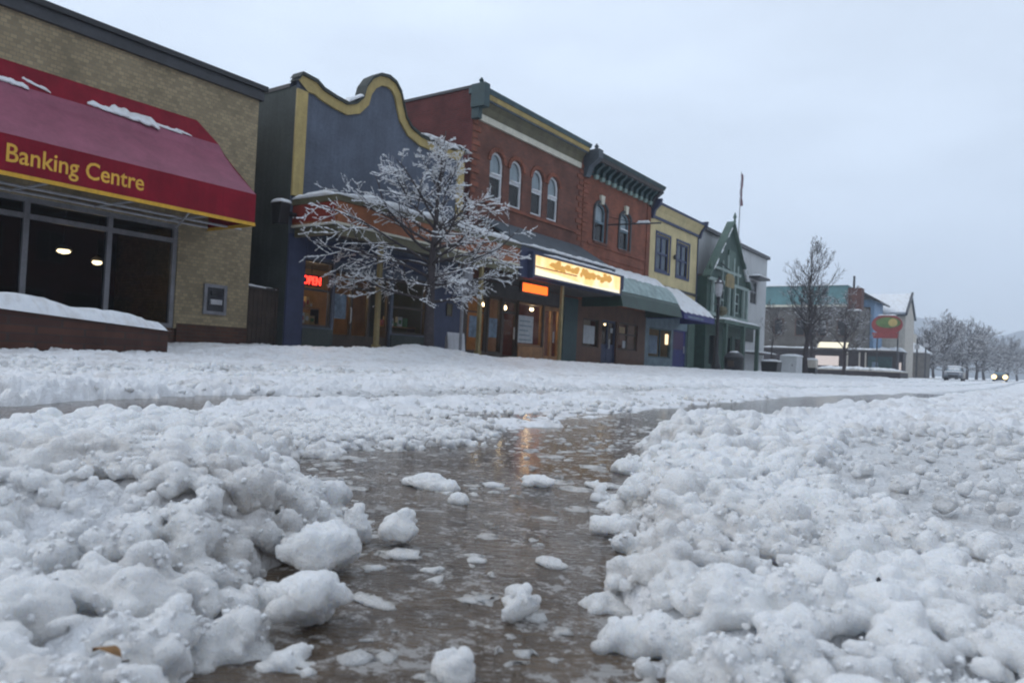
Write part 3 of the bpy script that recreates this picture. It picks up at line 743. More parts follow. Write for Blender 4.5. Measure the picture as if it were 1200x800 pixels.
def build_planter():
    p = thing('brick_planter', (-11, 5, 0), 'long low brick planter heaped with snow in front of the bank', 'planter')
    a, c = Vector((-9.4, 3.0, 0)), Vector((-11.76, 6.75, 0)); d = (c - a).normalized(); n = Vector((-d.y, d.x, 0)); W = 1.5
    if n.x > 0: n = -n
    def ring(off_, z0, z1):
        q = [a - d * 3, c, c + n * W, a - d * 3 + n * W]; m = MB(); t = .3
        i = [a - d * 3 + d * t + n * t, c - d * t + n * t, c + n * (W - t) - d * t, a - d * 3 + d * t + n * (W - t)]
        # top slopes gently along the wall
        def zz(v): return z1 + .14 * max(0, min(1.4, (c - v).dot(d) / 5.2))
        for k in range(4):
            A, B, C_, D_ = q[k], q[(k + 1) % 4], i[(k + 1) % 4], i[k]
            m.add([(A.x, A.y, z0), (B.x, B.y, z0), (B.x, B.y, zz(B)), (A.x, A.y, zz(A)), (D_.x, D_.y, z0), (C_.x, C_.y, z0), (C_.x, C_.y, zz(C_)), (D_.x, D_.y, zz(D_))], ((0, 1, 2, 3), (5, 4, 7, 6), (3, 2, 6, 7)))
        return m, zz
    m, zz = ring(0, -.05, .48); m.build('wall', 'planter_brick', p)
    N = 60; M_ = 14; vs = []; rr = random.Random(4)
    hs = [rr.random() for _ in range(N + 1)]
    for k in range(N + 1):
        f = k / N; q = (a - d * 3.03).lerp(c + d * .04, f)
        for j in range(M_ + 1):
            u = j / M_; v = q + n * (u * (W + .08) - .04)
            e = min(1, min(u, 1 - u) * 12) ** .5 * min(1, (N - k) / 2.5) ** .5
            h = .155 + .10 * (1 - f) + .018 * math.sin(k * .55 + 1.3 * math.sin(k * .21)) + .02 * hs[k] + .015 * math.sin(u * 9 + k * .4)
            vs.append((v.x, v.y, zz(v) - .012 + e * max(.05, h)))
    fs = [(k * (M_ + 1) + j, k * (M_ + 1) + j + 1, (k + 1) * (M_ + 1) + j + 1, (k + 1) * (M_ + 1) + j) for k in range(N) for j in range(M_)]
    MB().add(vs, fs).build('snow_cap', 'snow', p, True)

def build_alley():
    g = thing('alley_gate', (-16.3, 11.95, 0), 'low dark wooden gate capped with snow between bank and blue shop', 'gate')
    m = MB()
    for k in range(8):
        y = 11.31 + k * .135; m.box(-16.33, -16.30, y, y + .125, .25, 1.78)
    m.build('boards', 'fence_wood', g)
    m = MB(); m.box(-16.38, -16.26, 11.22, 11.30, .2, 2.0); m.box(-16.38, -16.26, 12.24, 12.33, .2, 1.86); m.build_each('post', 'fence_wood', g)
    m = MB(); m.box(-16.36, -16.24, 11.30, 12.24, 1.783, 1.83); m.build('top_rail', 'grey_fascia', g); MB().snow((-16.3, 11.31, 1.83), (-16.3, 12.22, 1.79), .13, .06, (1, 0, 0), 12, .4, 2).build('snow_cap', 'snow', g, True)
    l = thing('wall_lantern', (-15.8, 12.3, 3.6), 'black lantern box topped with snow on the dark wall beside the awning', 'lantern')
    box('bracket', 'black_metal', l, -15.85, -15.72, 12.0, 12.34, 3.72, 3.80); MB().extrude([(-15.93, 3.45), (-15.62, 3.45), (-15.56, 3.98), (-15.99, 3.98)], 'y', 11.70, 12.0).build('housing', 'black_metal', l, bevel=.02)
    MB().snow((-15.78, 11.68, 3.985), (-15.78, 12.02, 3.985), .42, .10, (1, 0, 0), 8, .2, 3).build('snow_cap', 'snow', l, True)

BLUE_TOP = [(12.3, 7.34), (12.4, 7.50), (12.9, 7.46), (13.15, 7.32), (13.6, 7.24), (14.0, 7.20), (14.34, 7.33), (14.58, 7.58), (14.66, 7.90), (14.88, 8.22), (15.2, 8.44), (15.55, 8.50), (15.85, 8.42), (16.08, 8.20), (16.22, 7.86), (16.36, 7.52), (16.62, 7.28), (17.1, 7.14), (18.2, 7.10), (18.75, 7.14), (18.95, 7.26), (19.3, 7.26)]
def build_blue():
    b = building('blue_shop', 12.3, 'slate blue stucco shop with curved mustard trimmed false front')
    # false front above the canopy
    m = MB(); pts = BLUE_TOP
    def inset(pts, w):
        out = []
        for i, (y, z) in enumerate(pts):
            p = Vector(pts[max(i - 1, 0)]); q = Vector(pts[min(i + 1, len(pts) - 1)]); t = (q - p).normalized(); nn = Vector((t.y, -t.x)); out.append((y + nn.x * w, z + nn.y * w))
        out[0] = (12.3 + .36, 7.02); out[-1] = (19.3 - .3, 6.95)
        return out
    ins = inset(pts[1:-1], .24); ins = [(12.66, ins[1][1] - .12)] + [p for p in ins if 12.7 < p[0] < 18.95] + [(19.0, 6.9)]
    for k in range(len(pts) - 1): m.quad((FX, pts[k][0], 4.2), (FX, pts[k + 1][0], 4.2), (FX, *pts[k + 1]), (FX, *pts[k])); m.quad((FX - .25, pts[k][0], 4.2), (FX - .25, pts[k + 1][0], 4.2), (FX - .25, *pts[k + 1]), (FX - .25, *pts[k]))
    # shopfront wall
    holes = [(12.9, 13.92, .9, 2.72), (13.98, 16.2, .34, 2.55), (16.3, 17.85, .9, 2.55)]
    facade(m, FX, 12.3, 19.3, .0, 4.2, holes, .25); m.build('wall', 'slate_blue', b)
    m = MB(); shell(m, FX, 12.3, 19.3, 0, 7.2, 9); m.build('side_wall', 'dark_green_wall', b)
    m = MB(); m.box(FX - 9, FX - .26, 12.28, 12.32, 7.2, 7.30); m.box(FX - 9, FX - .26, 12.55, 19.05, 6.6, 6.7); m.build('roof', 'grey_fascia', b)
    # mustard band following the outline
    m = MB(); band = pts[1:-1]
    J = [(12.3 + .0, 4.2)] + pts; 
    bi = [(12.62, 7.10)]
    x0, x1 = FX + .005, FX + .07
    inn = []
    for i, (y, z) in enumerate(pts):
        p = Vector(pts[max(i - 1, 0)]); q = Vector(pts[min(i + 1, len(pts) - 1)]); t = (q - p).normalized(); nn = Vector((t.y, -t.x)); w = .27
        inn.append((min(max(y + nn.x * w, 12.64), 18.98), z + nn.y * w))
    inn[0] = (12.64, 7.12); inn[1] = (12.645, 7.13); inn[2] = (12.86, 7.14); inn[-2] = (18.97, 6.86); inn[-1] = (18.98, 6.86)
    def strip(o, i_, xa, xb):
        for k in range(len(o) - 1):
            A, B, C_, D_ = o[k], o[k + 1], i_[k + 1], i_[k]
            m.add([(xb, *A), (xb, *B), (xb, *C_), (xb, *D_), (xa, *A), (xa, *B), (xa, *C_), (xa, *D_)], ((0, 1, 2, 3), (0, 4, 5, 1), (3, 2, 6, 7)))
    strip(pts, inn, x0, x1)
    m.box(x0, x1, 12.3, 12.64, 4.3, 7.118); m.box(x0, x1, 18.98, 19.3, 4.3, 6.858)
    m.build('trim_band', 'mustard', b)
    m = MB(); cap_o = [(y, z + .09) for y, z in pts]; cap_i = [(y, z + .003) for y, z in pts]; strip(cap_o, cap_i, FX - .30, FX + .13); cp = m.build('parapet_cap', 'dark_green_wall', b)
    m = MB(); m.snow((FX, 14.0, 7.28), (FX, 14.55, 7.62), .34, .10, seg=8, seed=4); m.snow((FX, 17.0, 7.22), (FX, 18.9, 7.20), .40, .12, seed=5); m.snow((FX - .05, 18.8, 7.34), (FX - .05, 19.6, 7.26), .40, .08, seed=6); m.build_each('snow_cap', 'snow', b, True)
    # piers
    m = MB(); m.box(FX + .003, FX + .06, 12.3, 12.86, 0, 3.3); m.box(FX + .003, FX + .06, 17.9, 19.65, 0, 3.3); m.box(FX + .003, FX + .05, 12.88, 17.88, 2.8, 3.3); m.build_each('pier', 'navy_paint', b)
    m = MB(); m.box(FX + .003, FX + .05, 12.88, 13.94, .2, .86); m.box(FX + .003, FX + .05, 16.24, 17.88, .2, .86); m.build_each('bulkhead', 'dark_green_wall', b)
    f1 = window(b, FX, 12.9, 13.92, .9, 2.72, 'grey_fascia', .06, 'shop_glass', (1.92,), name='display_window')
    f2 = window(b, FX, 16.3, 17.85, .9, 2.55, 'dark_wood', .06, 'shop_glass', (1.72,), name='display_window')
    d = MB(); frame_rect(d, FX - .08, 13.98, 16.2, .34, 2.55, .08, .09, (2.12,), (14.70, 15.38)); fr = d.build('door', 'dark_wood', b)
    MB().quad((FX - .13, 14.0, .36), (FX - .13, 16.18, .36), (FX - .13, 16.18, 2.53), (FX - .13, 14.0, 2.53)).build('pane', 'shop_glass', fr)
    m = MB(); m.tube([(FX - .03, 14.62, 1.1), (FX, 14.62, 1.15), (FX, 14.62, 1.5), (FX - .03, 14.62, 1.55)], .018, 6); m.build('handle', 'pale_metal', fr)
    box('notice', 'paper_blue', fr, FX - .10, FX - .09, 14.02, 14.5, 1.2, 1.9); box('kickplate', 'dark_wood', fr, FX - .10, FX - .085, 13.99, 16.19, .36, .75)
    m = MB(); frame_rect(m, FX + .09, 18.72, 19.02, 1.62, 2.05, .04, .03); o = m.build('intercom', 'dark_wood', b); box('keypad', 'olive', o, FX + .062, FX + .08, 18.77, 18.97, 1.67, 2.0)
    # flat canopy on posts, orange fascia
    c = MB(); xa = -14.2; c.box(-16 + .08, xa - .06, 12.38, 20.3, 3.95, 4.10); cn = c.build('canopy', 'dark_green_wall', b)
    m = MB(); m.box(xa - .05, xa, 12.36, 20.34, 3.50, 4.02); m.box(-15.9, xa - .052, 12.33, 12.38, 3.50, 4.02); m.build('fascia', 'orange_paint', cn)
    m = MB(); m.box(-15.9, xa - .055, 12.322, 12.328, 3.56, 4.0); m.build('side_panel', 'red_paint', cn)
    m = MB(); m.box(xa - .06, xa + .03, 12.30, 20.36, 4.023, 4.17); m.box(-15.92, xa - .062, 12.30, 12.39, 4.023, 4.17); m.build('top_moulding', 'olive', cn)
    m = MB(); m.box(xa - .06, xa + .025, 12.31, 20.35, 3.44, 3.497); m.box(-15.92, xa - .062, 12.31, 12.39, 3.44, 3.497); m.build('lower_moulding', 'cream_paint', cn)
    m = MB(); m.box(xa - .14, xa - .01, 12.4, 20.3, 3.18, 3.437); m.box(-15.9, xa - .15, 12.42, 12.50, 3.2, 3.437); m.build('beam', 'olive', cn)
    m = MB(); m.box(-15.93, xa - .16, 12.5, 20.2, 3.42, 3.46); m.build('soffit', 'grey_fascia', cn)
    m = MB(); m.snow((xa - .05, 12.3, 4.17), (xa - .05, 20.36, 4.17), .30, .17, seed=8); m.snow((-15.9, 12.36, 4.17), (xa - .1, 12.36, 4.17), .18, .13, (0, 1, 0), seed=9); m.build('snow_cap', 'snow', cn, True)
    for y in (13.98, 18.4):
        q = MB(); q.box(xa - .14, xa - .03, y - .055, y + .055, .2, 3.178); q.box(xa - .17, xa, y - .085, y + .085, .2, .5); q.build('post', 'post_mustard', cn)
    # inside
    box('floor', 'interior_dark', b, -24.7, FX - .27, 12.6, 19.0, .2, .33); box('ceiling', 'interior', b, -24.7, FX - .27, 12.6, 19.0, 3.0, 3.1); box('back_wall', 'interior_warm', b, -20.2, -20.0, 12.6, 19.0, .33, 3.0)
    pendant((-17.6, 14.45, 2.30), 'warm globe lamp glowing above the double doors of the blue shop', r=.17, power=22)
    pendant((-17.4, 17.0, 2.45), 'warm lamp inside the right window of the blue shop', r=.08, power=8)
    pendant((-16.6, 12.98, 2.45), 'small white lamp in the window beside the red neon sign', 'lamp_white', power=8, r=.06, drop=.3)
    n = thing('neon_sign', (FX - .22, 12.95, 2.1), 'glowing red OPEN sign hanging in the blue shop window', 'sign')
    text('lettering', 'OPEN', 'neon_red', n, (FX - .20, 13.0, 2.07), .22, .62, .012, .018)
    box('backing', 'interior_dark', n, FX - .26, FX - .235, 12.96, 13.68, 2.02, 2.34)
    k = 0
    for (x, y0, y1, z, lab) in ((-16.55, 12.95, 13.85, 1.0, 'lower shelf of goods in the left window of the blue shop'), (-16.6, 12.95, 13.85, 1.45, 'upper shelf of goods in the left window of the blue shop'), (-16.6, 16.4, 17.8, 1.15, 'shelf of goods in the right window of the blue shop')):
        s = thing('display_shelf', (x, y0, z), lab, 'shelf'); box('board', 'warm_wood', s, x - .18, x + .18, y0, y1, z - .03, z)
        for q in (y0 + .03, y1 - .06): box('support', 'dark_wood', s, x - .17, x + .17, q, q + .03, .34, z - .031)
        y = y0 + .06; rr = random.Random(k)
        while y < y1 - .15:
            w = .08 + .14 * rr.random(); h = .10 + .22 * rr.random()
            goods(x - .1 + .1 * rr.random(), y, z, w, h, rr, 'assorted small goods standing on the shelves of the blue shop', 'goods in the blue shop windows'); y += w + .03; k += 1

def goods(x, y, z, w, h, rr, label, group):
    t = thing('package', (x, y, z), label, 'package', group); mat = rr.choice(['goods_red', 'goods_green', 'goods_tan', 'paper', 'goods_tan'])
    MB().box(x - .06, x + .06, y, y + w, z + .001, z + h).build('carton', mat, t, bevel=.008); box('sticker', rr.choice(['paper', 'goods_red', 'goods_green']), t, x + .0605, x + .063, y + w * .2, y + w * .8, z + h * .3, z + h * .7)

def build_brick_left():
    b = building('brick_shop', 19.7, 'dark red brick two storey shop with four arched windows and mustard cornice')
    y0, y1 = 19.7, 27.4; zt = 8.75
    W = [(20.80, 21.62, 5.95, 7.72), (22.02, 22.86, 5.95, 7.72), (23.50, 24.32, 5.95, 7.72), (24.66, 25.48, 5.95, 7.72)]
    low = [(19.95, 21.1, .5, 2.5), (21.2, 21.95, .5, 2.5), (22.1, 23.0, .34, 2.5), (23.05, 24.75, .85, 2.5), (24.85, 26.15, .34, 2.5)]
    m = MB(); facade(m, FX, y0, y1, 3.0, zt, [(*w, .38) for w in W], .22); m.build('wall', 'old_red_brick', b)
    m = MB(); facade(m, FX, y0, y1, 0, 2.997, low, .2); m.build('shopfront', 'dark_wood', b)
    m = MB(); shell(m, FX, y0, y1, 0, 9.6, 10); m.build('side_wall', 'side_brick', b)
    box('roof', 'charcoal_metal', b, -26, FX + .05, y0 - .04, y1 + .02, 9.603, 9.70)
    # quoins
    m = MB()
    for k in range(14):
        z = 5.5 + k * .24
        m.box(FX + .003, FX + .035, y1 - (.5 if k % 2 else .32), y1 - .02, z, z + .17); m.box(FX + .003, FX + .035, y0 + .02, y0 + (.45 if k % 2 else .28), z, z + .17)
    m.build_each('quoin', 'orange_red_brick', b)
    m = MB()
    for w in W:
        n = 10; c = (w[0] + w[1]) / 2; rx = (w[1] - w[0]) / 2
        for k in range(n):
            t0, t1 = math.pi * k / n, math.pi * (k + .9) / n
            def P(t, e): return (c - (rx + e) * math.cos(t), 7.34 + (.38 + e) * math.sin(t))
            m.extrude([P(t0, .01), P(t1, .01), P(t1, .17), P(t0, .17)], 'x', FX + .003, FX + .05)
    m.box(FX + .003, FX + .06, y0 + .5, y1 - .55, 5.78, 5.90); m.build('arch_moulding', 'orange_red_brick', b)
    for w in W:
        arch_window(b, FX, *w, .38, 'white_paint', 6.85)
    # cornice: white strip, mustard frieze, projecting crown
    m = MB(); m.box(FX + .003, FX + .10, y0 + .1, y1 - .35, 8.56, 8.78); m.build('stringcourse', 'cream_paint', b)
    m = MB(); m.extrude([(FX + .003, 8.783), (FX + .08, 8.783), (FX + .16, 9.05), (FX + .30, 9.18), (FX + .003, 9.18)], 'y', y0 + .05, y1 - .3); m.build('frieze', 'olive', b)
    m = MB(); m.box(FX + .003, FX + .36, y0 + .02, y1 - .28, 9.183, 9.25); m.build('cornice_dark_board', 'slate_roof', b)  # dark slate-coloured board between frieze and mustard band
    m = MB(); m.extrude([(FX + .003, 9.253), (FX + .38, 9.253), (FX + .43, 9.40), (FX + .003, 9.40)], 'y', y0, y1 - .26); m.build('cornice_band', 'mustard', b)
    m = MB(); m.extrude([(FX - .2, 9.403), (FX + .46, 9.403), (FX + .52, 9.55), (FX + .46, 9.597), (FX - .2, 9.597)], 'y', y0 - .05, y1 - .22); m.build('crown', 'teal_paint', b)
    m = MB(); m.box(FX + .003, FX + .58, y0 - .16, y0 + .14, 8.86, 9.66); m.box(FX + .003, FX + .3, y0 - .1, y0 + .12, 8.5, 8.857); m.lathe(FX + .3, y0, [(.10, 9.66), (.06, 9.74), (.09, 9.8), (.02, 9.9)], 10); m.build('end_bracket', 'teal_dark', b)
    # pent roof over the pavement
    xa = -14.2; ya, yb = 20.4, 27.3
    m = MB(); m.extrude([(FX + .005, 5.28), (xa, 4.20), (xa, 4.12), (FX + .005, 5.2)], 'y', ya - .02, yb); cn = m.build('canopy', 'slate_roof', b)
    m = MB(); m.box(xa - .08, xa, ya, yb, 3.1, 4.117); m.build('fascia', 'navy_paint', cn)
    m = MB(); m.box(-15.95, xa - .09, ya, yb, 3.08, 3.12); m.build('soffit', 'grey_fascia', cn)
    m = MB(); m.snow((xa + .0, ya, 4.19), (xa + .0, yb, 4.19), .26, .10, seed=12); m.build('snow_cap', 'snow', cn, True)
    q = MB(); q.box(xa - .1, xa, 23.2, 23.31, .2, 3.08); q.build('post', 'post_mustard', cn)
    m = MB(); m.box(FX + .003, FX + .06, 26.25, 27.38, 0, 3.0); m.build('pier', 'teal_dark', b)
    m = MB(); m.box(FX + .003, FX + .05, 19.72, 26.2, 2.55, 3.05); m.build('shop_fascia', 'grey_fascia', b)
    f = window(b, FX, 19.95, 21.1, .5, 2.5, 'grey_fascia', .05, 'shop_glass', (1.9,), name='display_window'); box('poster', 'paper_blue', f, FX - .09, FX - .08, 20.15, 20.85, 1.0, 1.75)
    f = window(b, FX, 21.2, 21.95, .5, 2.5, 'dark_wood', .05, 'shop_glass', name='display_window'); box('poster', 'paper_blue', f, FX - .09, FX - .08, 21.25, 21.8, 1.05, 1.75)
    m = MB(); frame_rect(m, FX - .08, 22.1, 23.0, .34, 2.5, .09, .07, (2.05,)); d = m.build('door', 'dark_wood', b); MB().quad((FX - .12, 22.15, .4), (FX - .12, 22.95, .4), (FX - .12, 22.95, 2.45), (FX - .12, 22.15, 2.45)).build('pane', 'shop_glass', d); box('handle', 'pale_metal', d, FX - .075, FX - .03, 22.84, 22.88, 1.05, 1.5)
    f = window(b, FX, 23.05, 24.75, .85, 2.5, 'warm_wood', .06, 'shop_glass', name='display_window')
    m = MB(); m.box(FX - .10, FX - .09, 23.15, 24.2, .95, 2.0); bd = m.build('price_board', 'paper', f)
    m = MB()
    for k in range(5): m.box(FX - .088, FX - .084, 23.25, 24.1 - .12 * (k % 3), 1.05 + k * .18, 1.09 + k * .18)
    m.build('ruled_line', 'greyblue_paint', bd)
    m = MB(); frame_rect(m, FX - .06, 24.85, 26.15, .34, 2.5, .16, .09, (), (25.5,)); d = m.build('door', 'warm_wood', b); MB().quad((FX - .12, 24.9, .4), (FX - .12, 26.1, .4), (FX - .12, 26.1, 2.4), (FX - .12, 24.9, 2.4)).build('pane', 'shop_glass', d); box('handle', 'pale_metal', d, FX - .05, FX + .0, 25.60, 25.64, 1.05, 1.5)
    m = MB(); m.box(FX + .003, FX + .04, 23.05, 24.75, .3, .83); m.build('bulkhead', 'warm_wood', b)
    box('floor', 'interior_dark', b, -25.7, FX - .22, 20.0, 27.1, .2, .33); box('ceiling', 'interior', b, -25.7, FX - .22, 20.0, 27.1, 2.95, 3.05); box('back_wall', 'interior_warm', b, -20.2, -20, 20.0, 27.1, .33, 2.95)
    box('upper_floor', 'interior_dark', b, -25.7, FX - .3, 20.0, 27.1, 5.1, 5.2)
    for i, (x, y, z, w) in enumerate(((-16.9, 20.3, 2.3, 8), (-16.8, 21.75, 2.35, 14), (-17.6, 22.9, 2.42, 22), (-17.1, 23.6, 2.4, 22), (-17.8, 24.6, 2.42, 26), (-16.8, 25.1, 2.42, 34))):
        w *= .45; pendant((x, y, z), ['lamp in the leftmost window of the dark red brick shop', 'lamp behind the blue poster of the dark red brick shop', 'lamp over the dark door of the dark red brick shop', 'lamp above the white price board in the brick shop', 'lamp right of the price board in the brick shop', 'lamp behind the warm wooden doors of the brick shop'][i], power=w, group='lamps inside the dark red brick shop', r=.085, drop=.4)
    # lit sign box on the canopy
    s = thing('sign_box', (xa, 24.2, 3.2), 'long backlit yellow and white shop sign fixed to the snowy canopy', 'sign')
    a, c, z0, z1, x = 20.95, 27.55, 3.20, 3.86, -14.0
    m = MB(); frame_rect(m, x, a, c, z0 - .05, z1 + .12, .07, .19); m.box(x - .19, x - .12, a, c, z0 - .05, z1 + .12); m.box(x - .2, x + .02, a - .09, a, z0 - .12, z1 + .16); m.box(x - .2, x + .02, c, c + .12, z0 + .2, z1 + .12); m.build('housing', 'navy_paint', s)
    m = MB(); m.quad((x - .05, a + .07, z0), (x - .05, c - .07, z0), (x - .05, c - .07, z1 + .05), (x - .05, a + .07, z1 + .05)); pn = m.build('panel', 'sign_panel', s)
    m = MB(); m.box(x - .045, x - .040, a + .1, a + 3.0, z0 + .30, z0 + .34); m.build('red_stripe', 'goods_red', pn)
    m = MB(); m.extrude([(a + .08, z0 + .02), (a + 4.2, z0 + .02), (a + 4.2, z0 + .05), (a + .08, z0 + .27)], 'x', x - .047, x - .046); m.extrude([(a + 4.2, z0 + .0), (c - .1, z0 + .0), (c - .1, z0 + .16), (a + 4.2, z0 + .10)], 'x', x - .047, x - .046); m.build('white_strip', 'sign_white', pn)
    m = MB(); rr = random.Random(15); cy = a + 1.3
    while cy < c - .9:
        rx, rz, zc, sk = rr.uniform(.10, .26), rr.uniform(.09, .22), z0 + .47 + rr.uniform(-.07, .07), rr.uniform(-.4, .4)
        m.extrude([(cy + rx * math.cos(u) * (1 + .25 * math.sin(3 * u + cy)) + sk * rz * math.sin(u), zc + rz * math.sin(u)) for u in np.linspace(0, 2 * math.pi, 14)[:-1]], 'x', x - .044, x - .034 + .004 * rr.random()); cy += rx * rr.uniform(1.1, 1.9)
    m.build('scroll_ornament', 'sign_amber', pn)
    m = MB(); m.snow((x - .1, a + .6, z1 + .12), (x - .1, c, z1 + .12), .22, .09, seed=22); m.build('snow_cap', 'snow', s, True)
    s = thing('sign_box', (-14.6, 21.3, 2.7), 'small glowing orange sign hanging under the snowy canopy', 'sign')
    m = MB(); frame_rect(m, -14.5, 21.0, 22.75, 2.62, 3.02, .05, .12); m.box(-14.62, -14.58, 21.0, 22.75, 2.62, 3.02); m.build('housing', 'dark_wood', s); MB().quad((-14.53, 21.06, 2.67), (-14.53, 22.7, 2.67), (-14.53, 22.7, 2.97), (-14.53, 21.06, 2.97)).build('panel', 'sign_orange', s)
    m = MB(); m.tube([(-14.56, 21.2, 3.02), (-14.56, 21.2, 3.1)], .015, 6); m.tube([(-14.56, 22.5, 3.02), (-14.56, 22.5, 3.1)], .015, 6); m.build('hanger', 'black_metal', s)

def build_brick_right():
    b = building('brick_shop', 27.4, 'orange red brick two storey shop with heavy dark bracketed cornice')
    y0, y1 = 27.4, 34.3; zt = 8.7
    W = [(28.55, 29.62, 5.72, 7.45), (30.98, 32.02, 5.72, 7.45)]
    low = [(27.95, 29.45, 1.0, 2.25), (29.7, 31.2, .3, 2.3), (31.35, 33.4, 1.0, 2.3)]
    m = MB(); facade(m, FX, y0, y1, 3.0, zt, [(*w, .3) for w in W], .22); m.build('wall', 'orange_red_brick', b)
    m = MB(); facade(m, FX, y0, y1, 0, 2.997, low, .2); m.build('shopfront', 'brown_panel', b)
    m = MB(); shell(m, FX, y0, y1, 0, 9.2, 10); m.build('side_wall', 'side_brick', b); box('roof', 'charcoal_metal', b, -26, FX, y0 + .02, y1, 9.203, 9.3)
    m = MB()
    for k in range(18):
        z = 4.9 + k * .21
        m.box(FX + .003, FX + .04, y0 + .03, y0 + (.5 if k % 2 else .3), z, z + .16)
    m.box(FX + .003, FX + .05, y1 - .42, y1 - .02, 4.4, 8.6); m.box(FX + .003, FX + .05, y0 + .6, y1 - .45, 5.50, 5.62); m.box(FX + .003, FX + .03, y0 + .6, y1 - .45, 5.05, 5.20); m.build_each('quoin', 'orange_red_brick', b)
    for i, w in enumerate(W):
        fr = arch_window(b, FX, *w, .3, 'greyblue_paint', 6.62, True, i == 1)
        MB().extrude([(w[0] + .42, 7.42), (w[1] - .42, 7.42), (w[1] - .36, 7.80), (w[0] + .36, 7.80)], 'x', FX + .003, FX + .12).build('keystone', 'cream_paint', b)
        m = MB(); m.box(FX + .003, FX + .10, w[0] - .08, w[1] + .08, 5.60, 5.715); m.build('sill', 'old_red_brick', b)
    m = MB(); rr = np.linspace(0, math.pi, 9)
    for w in W:
        c = (w[0] + w[1]) / 2; rx = (w[1] - w[0]) / 2
        m.tube([(FX + .03, c - (rx + .08) * math.cos(t), 7.15 + .38 * math.sin(t)) for t in rr], .07, 6); 
        m.box(FX + .003, FX + .06, w[0] - .14, w[0] - .02, 5.75, 7.15); m.box(FX + .003, FX + .06, w[1] + .02, w[1] + .14, 5.75, 7.15)
    m.build_each('window_surround', 'charcoal_metal', b)
    # cornice
    m = MB(); m.box(FX + .003, FX + .10, y0 + .55, y1 - .1, 8.52, 8.62); m.box(FX + .003, FX + .10, y0 + .55, y1 - .1, 8.70, 9.0); m.build('frieze', 'teal_dark', b)
    for k in range(11):
        y = y0 + .75 + k * .56
        MB().extrude([(FX + .105, 8.523), (FX + .22, 8.523), (FX + .26, 8.72), (FX + .52, 8.92), (FX + .52, 9.0), (FX + .105, 9.0)], 'y', y, y + .2).build('bracket', 'teal_dark', b); MB().extrude([(FX + .105, 8.36), (FX + .22, 8.36), (FX + .25, 8.52), (FX + .105, 8.52)], 'y', y - .03, y + .23).build('bracket_foot', 'cornice_green', b)
    m = MB(); m.extrude([(FX, 9.003), (FX + .60, 9.003), (FX + .66, 9.14), (FX, 9.14)], 'y', y0 + .4, y1 + .08); m.build('cornice_board', 'grey_fascia', b)
    m = MB(); m.extrude([(FX - .2, 9.143), (FX + .68, 9.143), (FX + .76, 9.30), (FX + .68, 9.34), (FX - .2, 9.34)], 'y', y0 + .36, y1 + .12); m.build('crown', 'teal_dark', b)
    m = MB(); m.extrude([(FX + .003, 8.3), (FX + .16, 8.3), (FX + .3, 8.7), (FX + .74, 9.05), (FX + .74, 9.42), (FX + .003, 9.42)], 'y', y0 - .02, y0 + .35); m.lathe(FX + .5, y0 + .17, [(.12, 9.42), (.07, 9.5), (.1, 9.58), (.02, 9.7)], 10); m.build('end_bracket', 'slate_roof', b)
    m = MB(); m.extrude([(FX + .003, 8.3), (FX + .14, 8.3), (FX + .3, 8.7), (FX + .70, 9.0), (FX + .003, 9.0)], 'y', y1 - .3, y1 + .02); m.build('end_bracket', 'charcoal_metal', b)
    # projecting rod with a lump of snow
    m = MB(); m.tube([(FX, 29.75, 6.62), (-13.4, 29.85, 6.55)], .035, 6); m.tube([(FX, 29.75, 7.0), (-14.6, 29.8, 6.62)], .012, 5); br = m.build('sign_bracket', 'charcoal_metal', b); MB().snow((-14.55, 29.8, 6.60), (-13.9, 29.83, 6.58), .12, .10, (0, 1, 0), 8, .4, 2).build('snow_lump', 'snow', br, True)
    # green barrel awning
    ya, yb = 27.75, 34.15; m = MB(); P = [(-15.98, 4.55), (-15.4, 4.44), (-14.9, 4.15), (-14.45, 3.72), (-14.15, 3.25), (-14.0, 2.72)]
    for k in range(5): m.quad((P[k][0], ya, P[k][1]), (P[k][0], yb, P[k][1]), (P[k + 1][0], yb, P[k + 1][1]), (P[k + 1][0], ya, P[k + 1][1]))
    for y in (ya, yb): m.add([(p[0], y, p[1]) for p in P] + [(-15.98, y, 2.72)], (tuple(range(7)),))
    aw = m.build('awning', 'green_awning', b, True)
    m = MB(); N = 40; rr = random.Random(6)
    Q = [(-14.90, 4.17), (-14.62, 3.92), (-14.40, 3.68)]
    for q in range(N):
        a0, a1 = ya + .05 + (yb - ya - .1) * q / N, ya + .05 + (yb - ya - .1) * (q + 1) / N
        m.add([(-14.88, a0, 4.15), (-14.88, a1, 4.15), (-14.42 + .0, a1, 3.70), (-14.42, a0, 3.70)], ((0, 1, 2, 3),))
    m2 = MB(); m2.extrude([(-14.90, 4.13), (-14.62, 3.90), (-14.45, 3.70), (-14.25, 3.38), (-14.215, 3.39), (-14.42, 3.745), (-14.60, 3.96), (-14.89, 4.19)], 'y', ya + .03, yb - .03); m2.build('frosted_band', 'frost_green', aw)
    m = MB(); Nn = 54; K = 8; vs = []
    for i in range(Nn + 1):
        y = ya - .05 + (yb - ya + .1) * i / Nn; e = min(1, .3 + min(i, Nn - i) / 4); wv = .06 * math.sin(i * .5) + .05 * math.sin(i * 1.3)
        for k in range(K + 1):
            u = k / K; x = -15.97 + (1.16 + wv) * u; zb = np.interp(x, [p[0] for p in P], [p[1] for p in P]); vs.append((x, y, zb - .01 + e * .20 * (1 - u ** 3) ** .5 * (1 + .1 * math.sin(i * .8 + k)) + .012))
    m.add(vs, [(i * (K + 1) + k, i * (K + 1) + k + 1, (i + 1) * (K + 1) + k + 1, (i + 1) * (K + 1) + k) for i in range(Nn) for k in range(K)]); m.build('snow_cap', 'snow', aw, True)
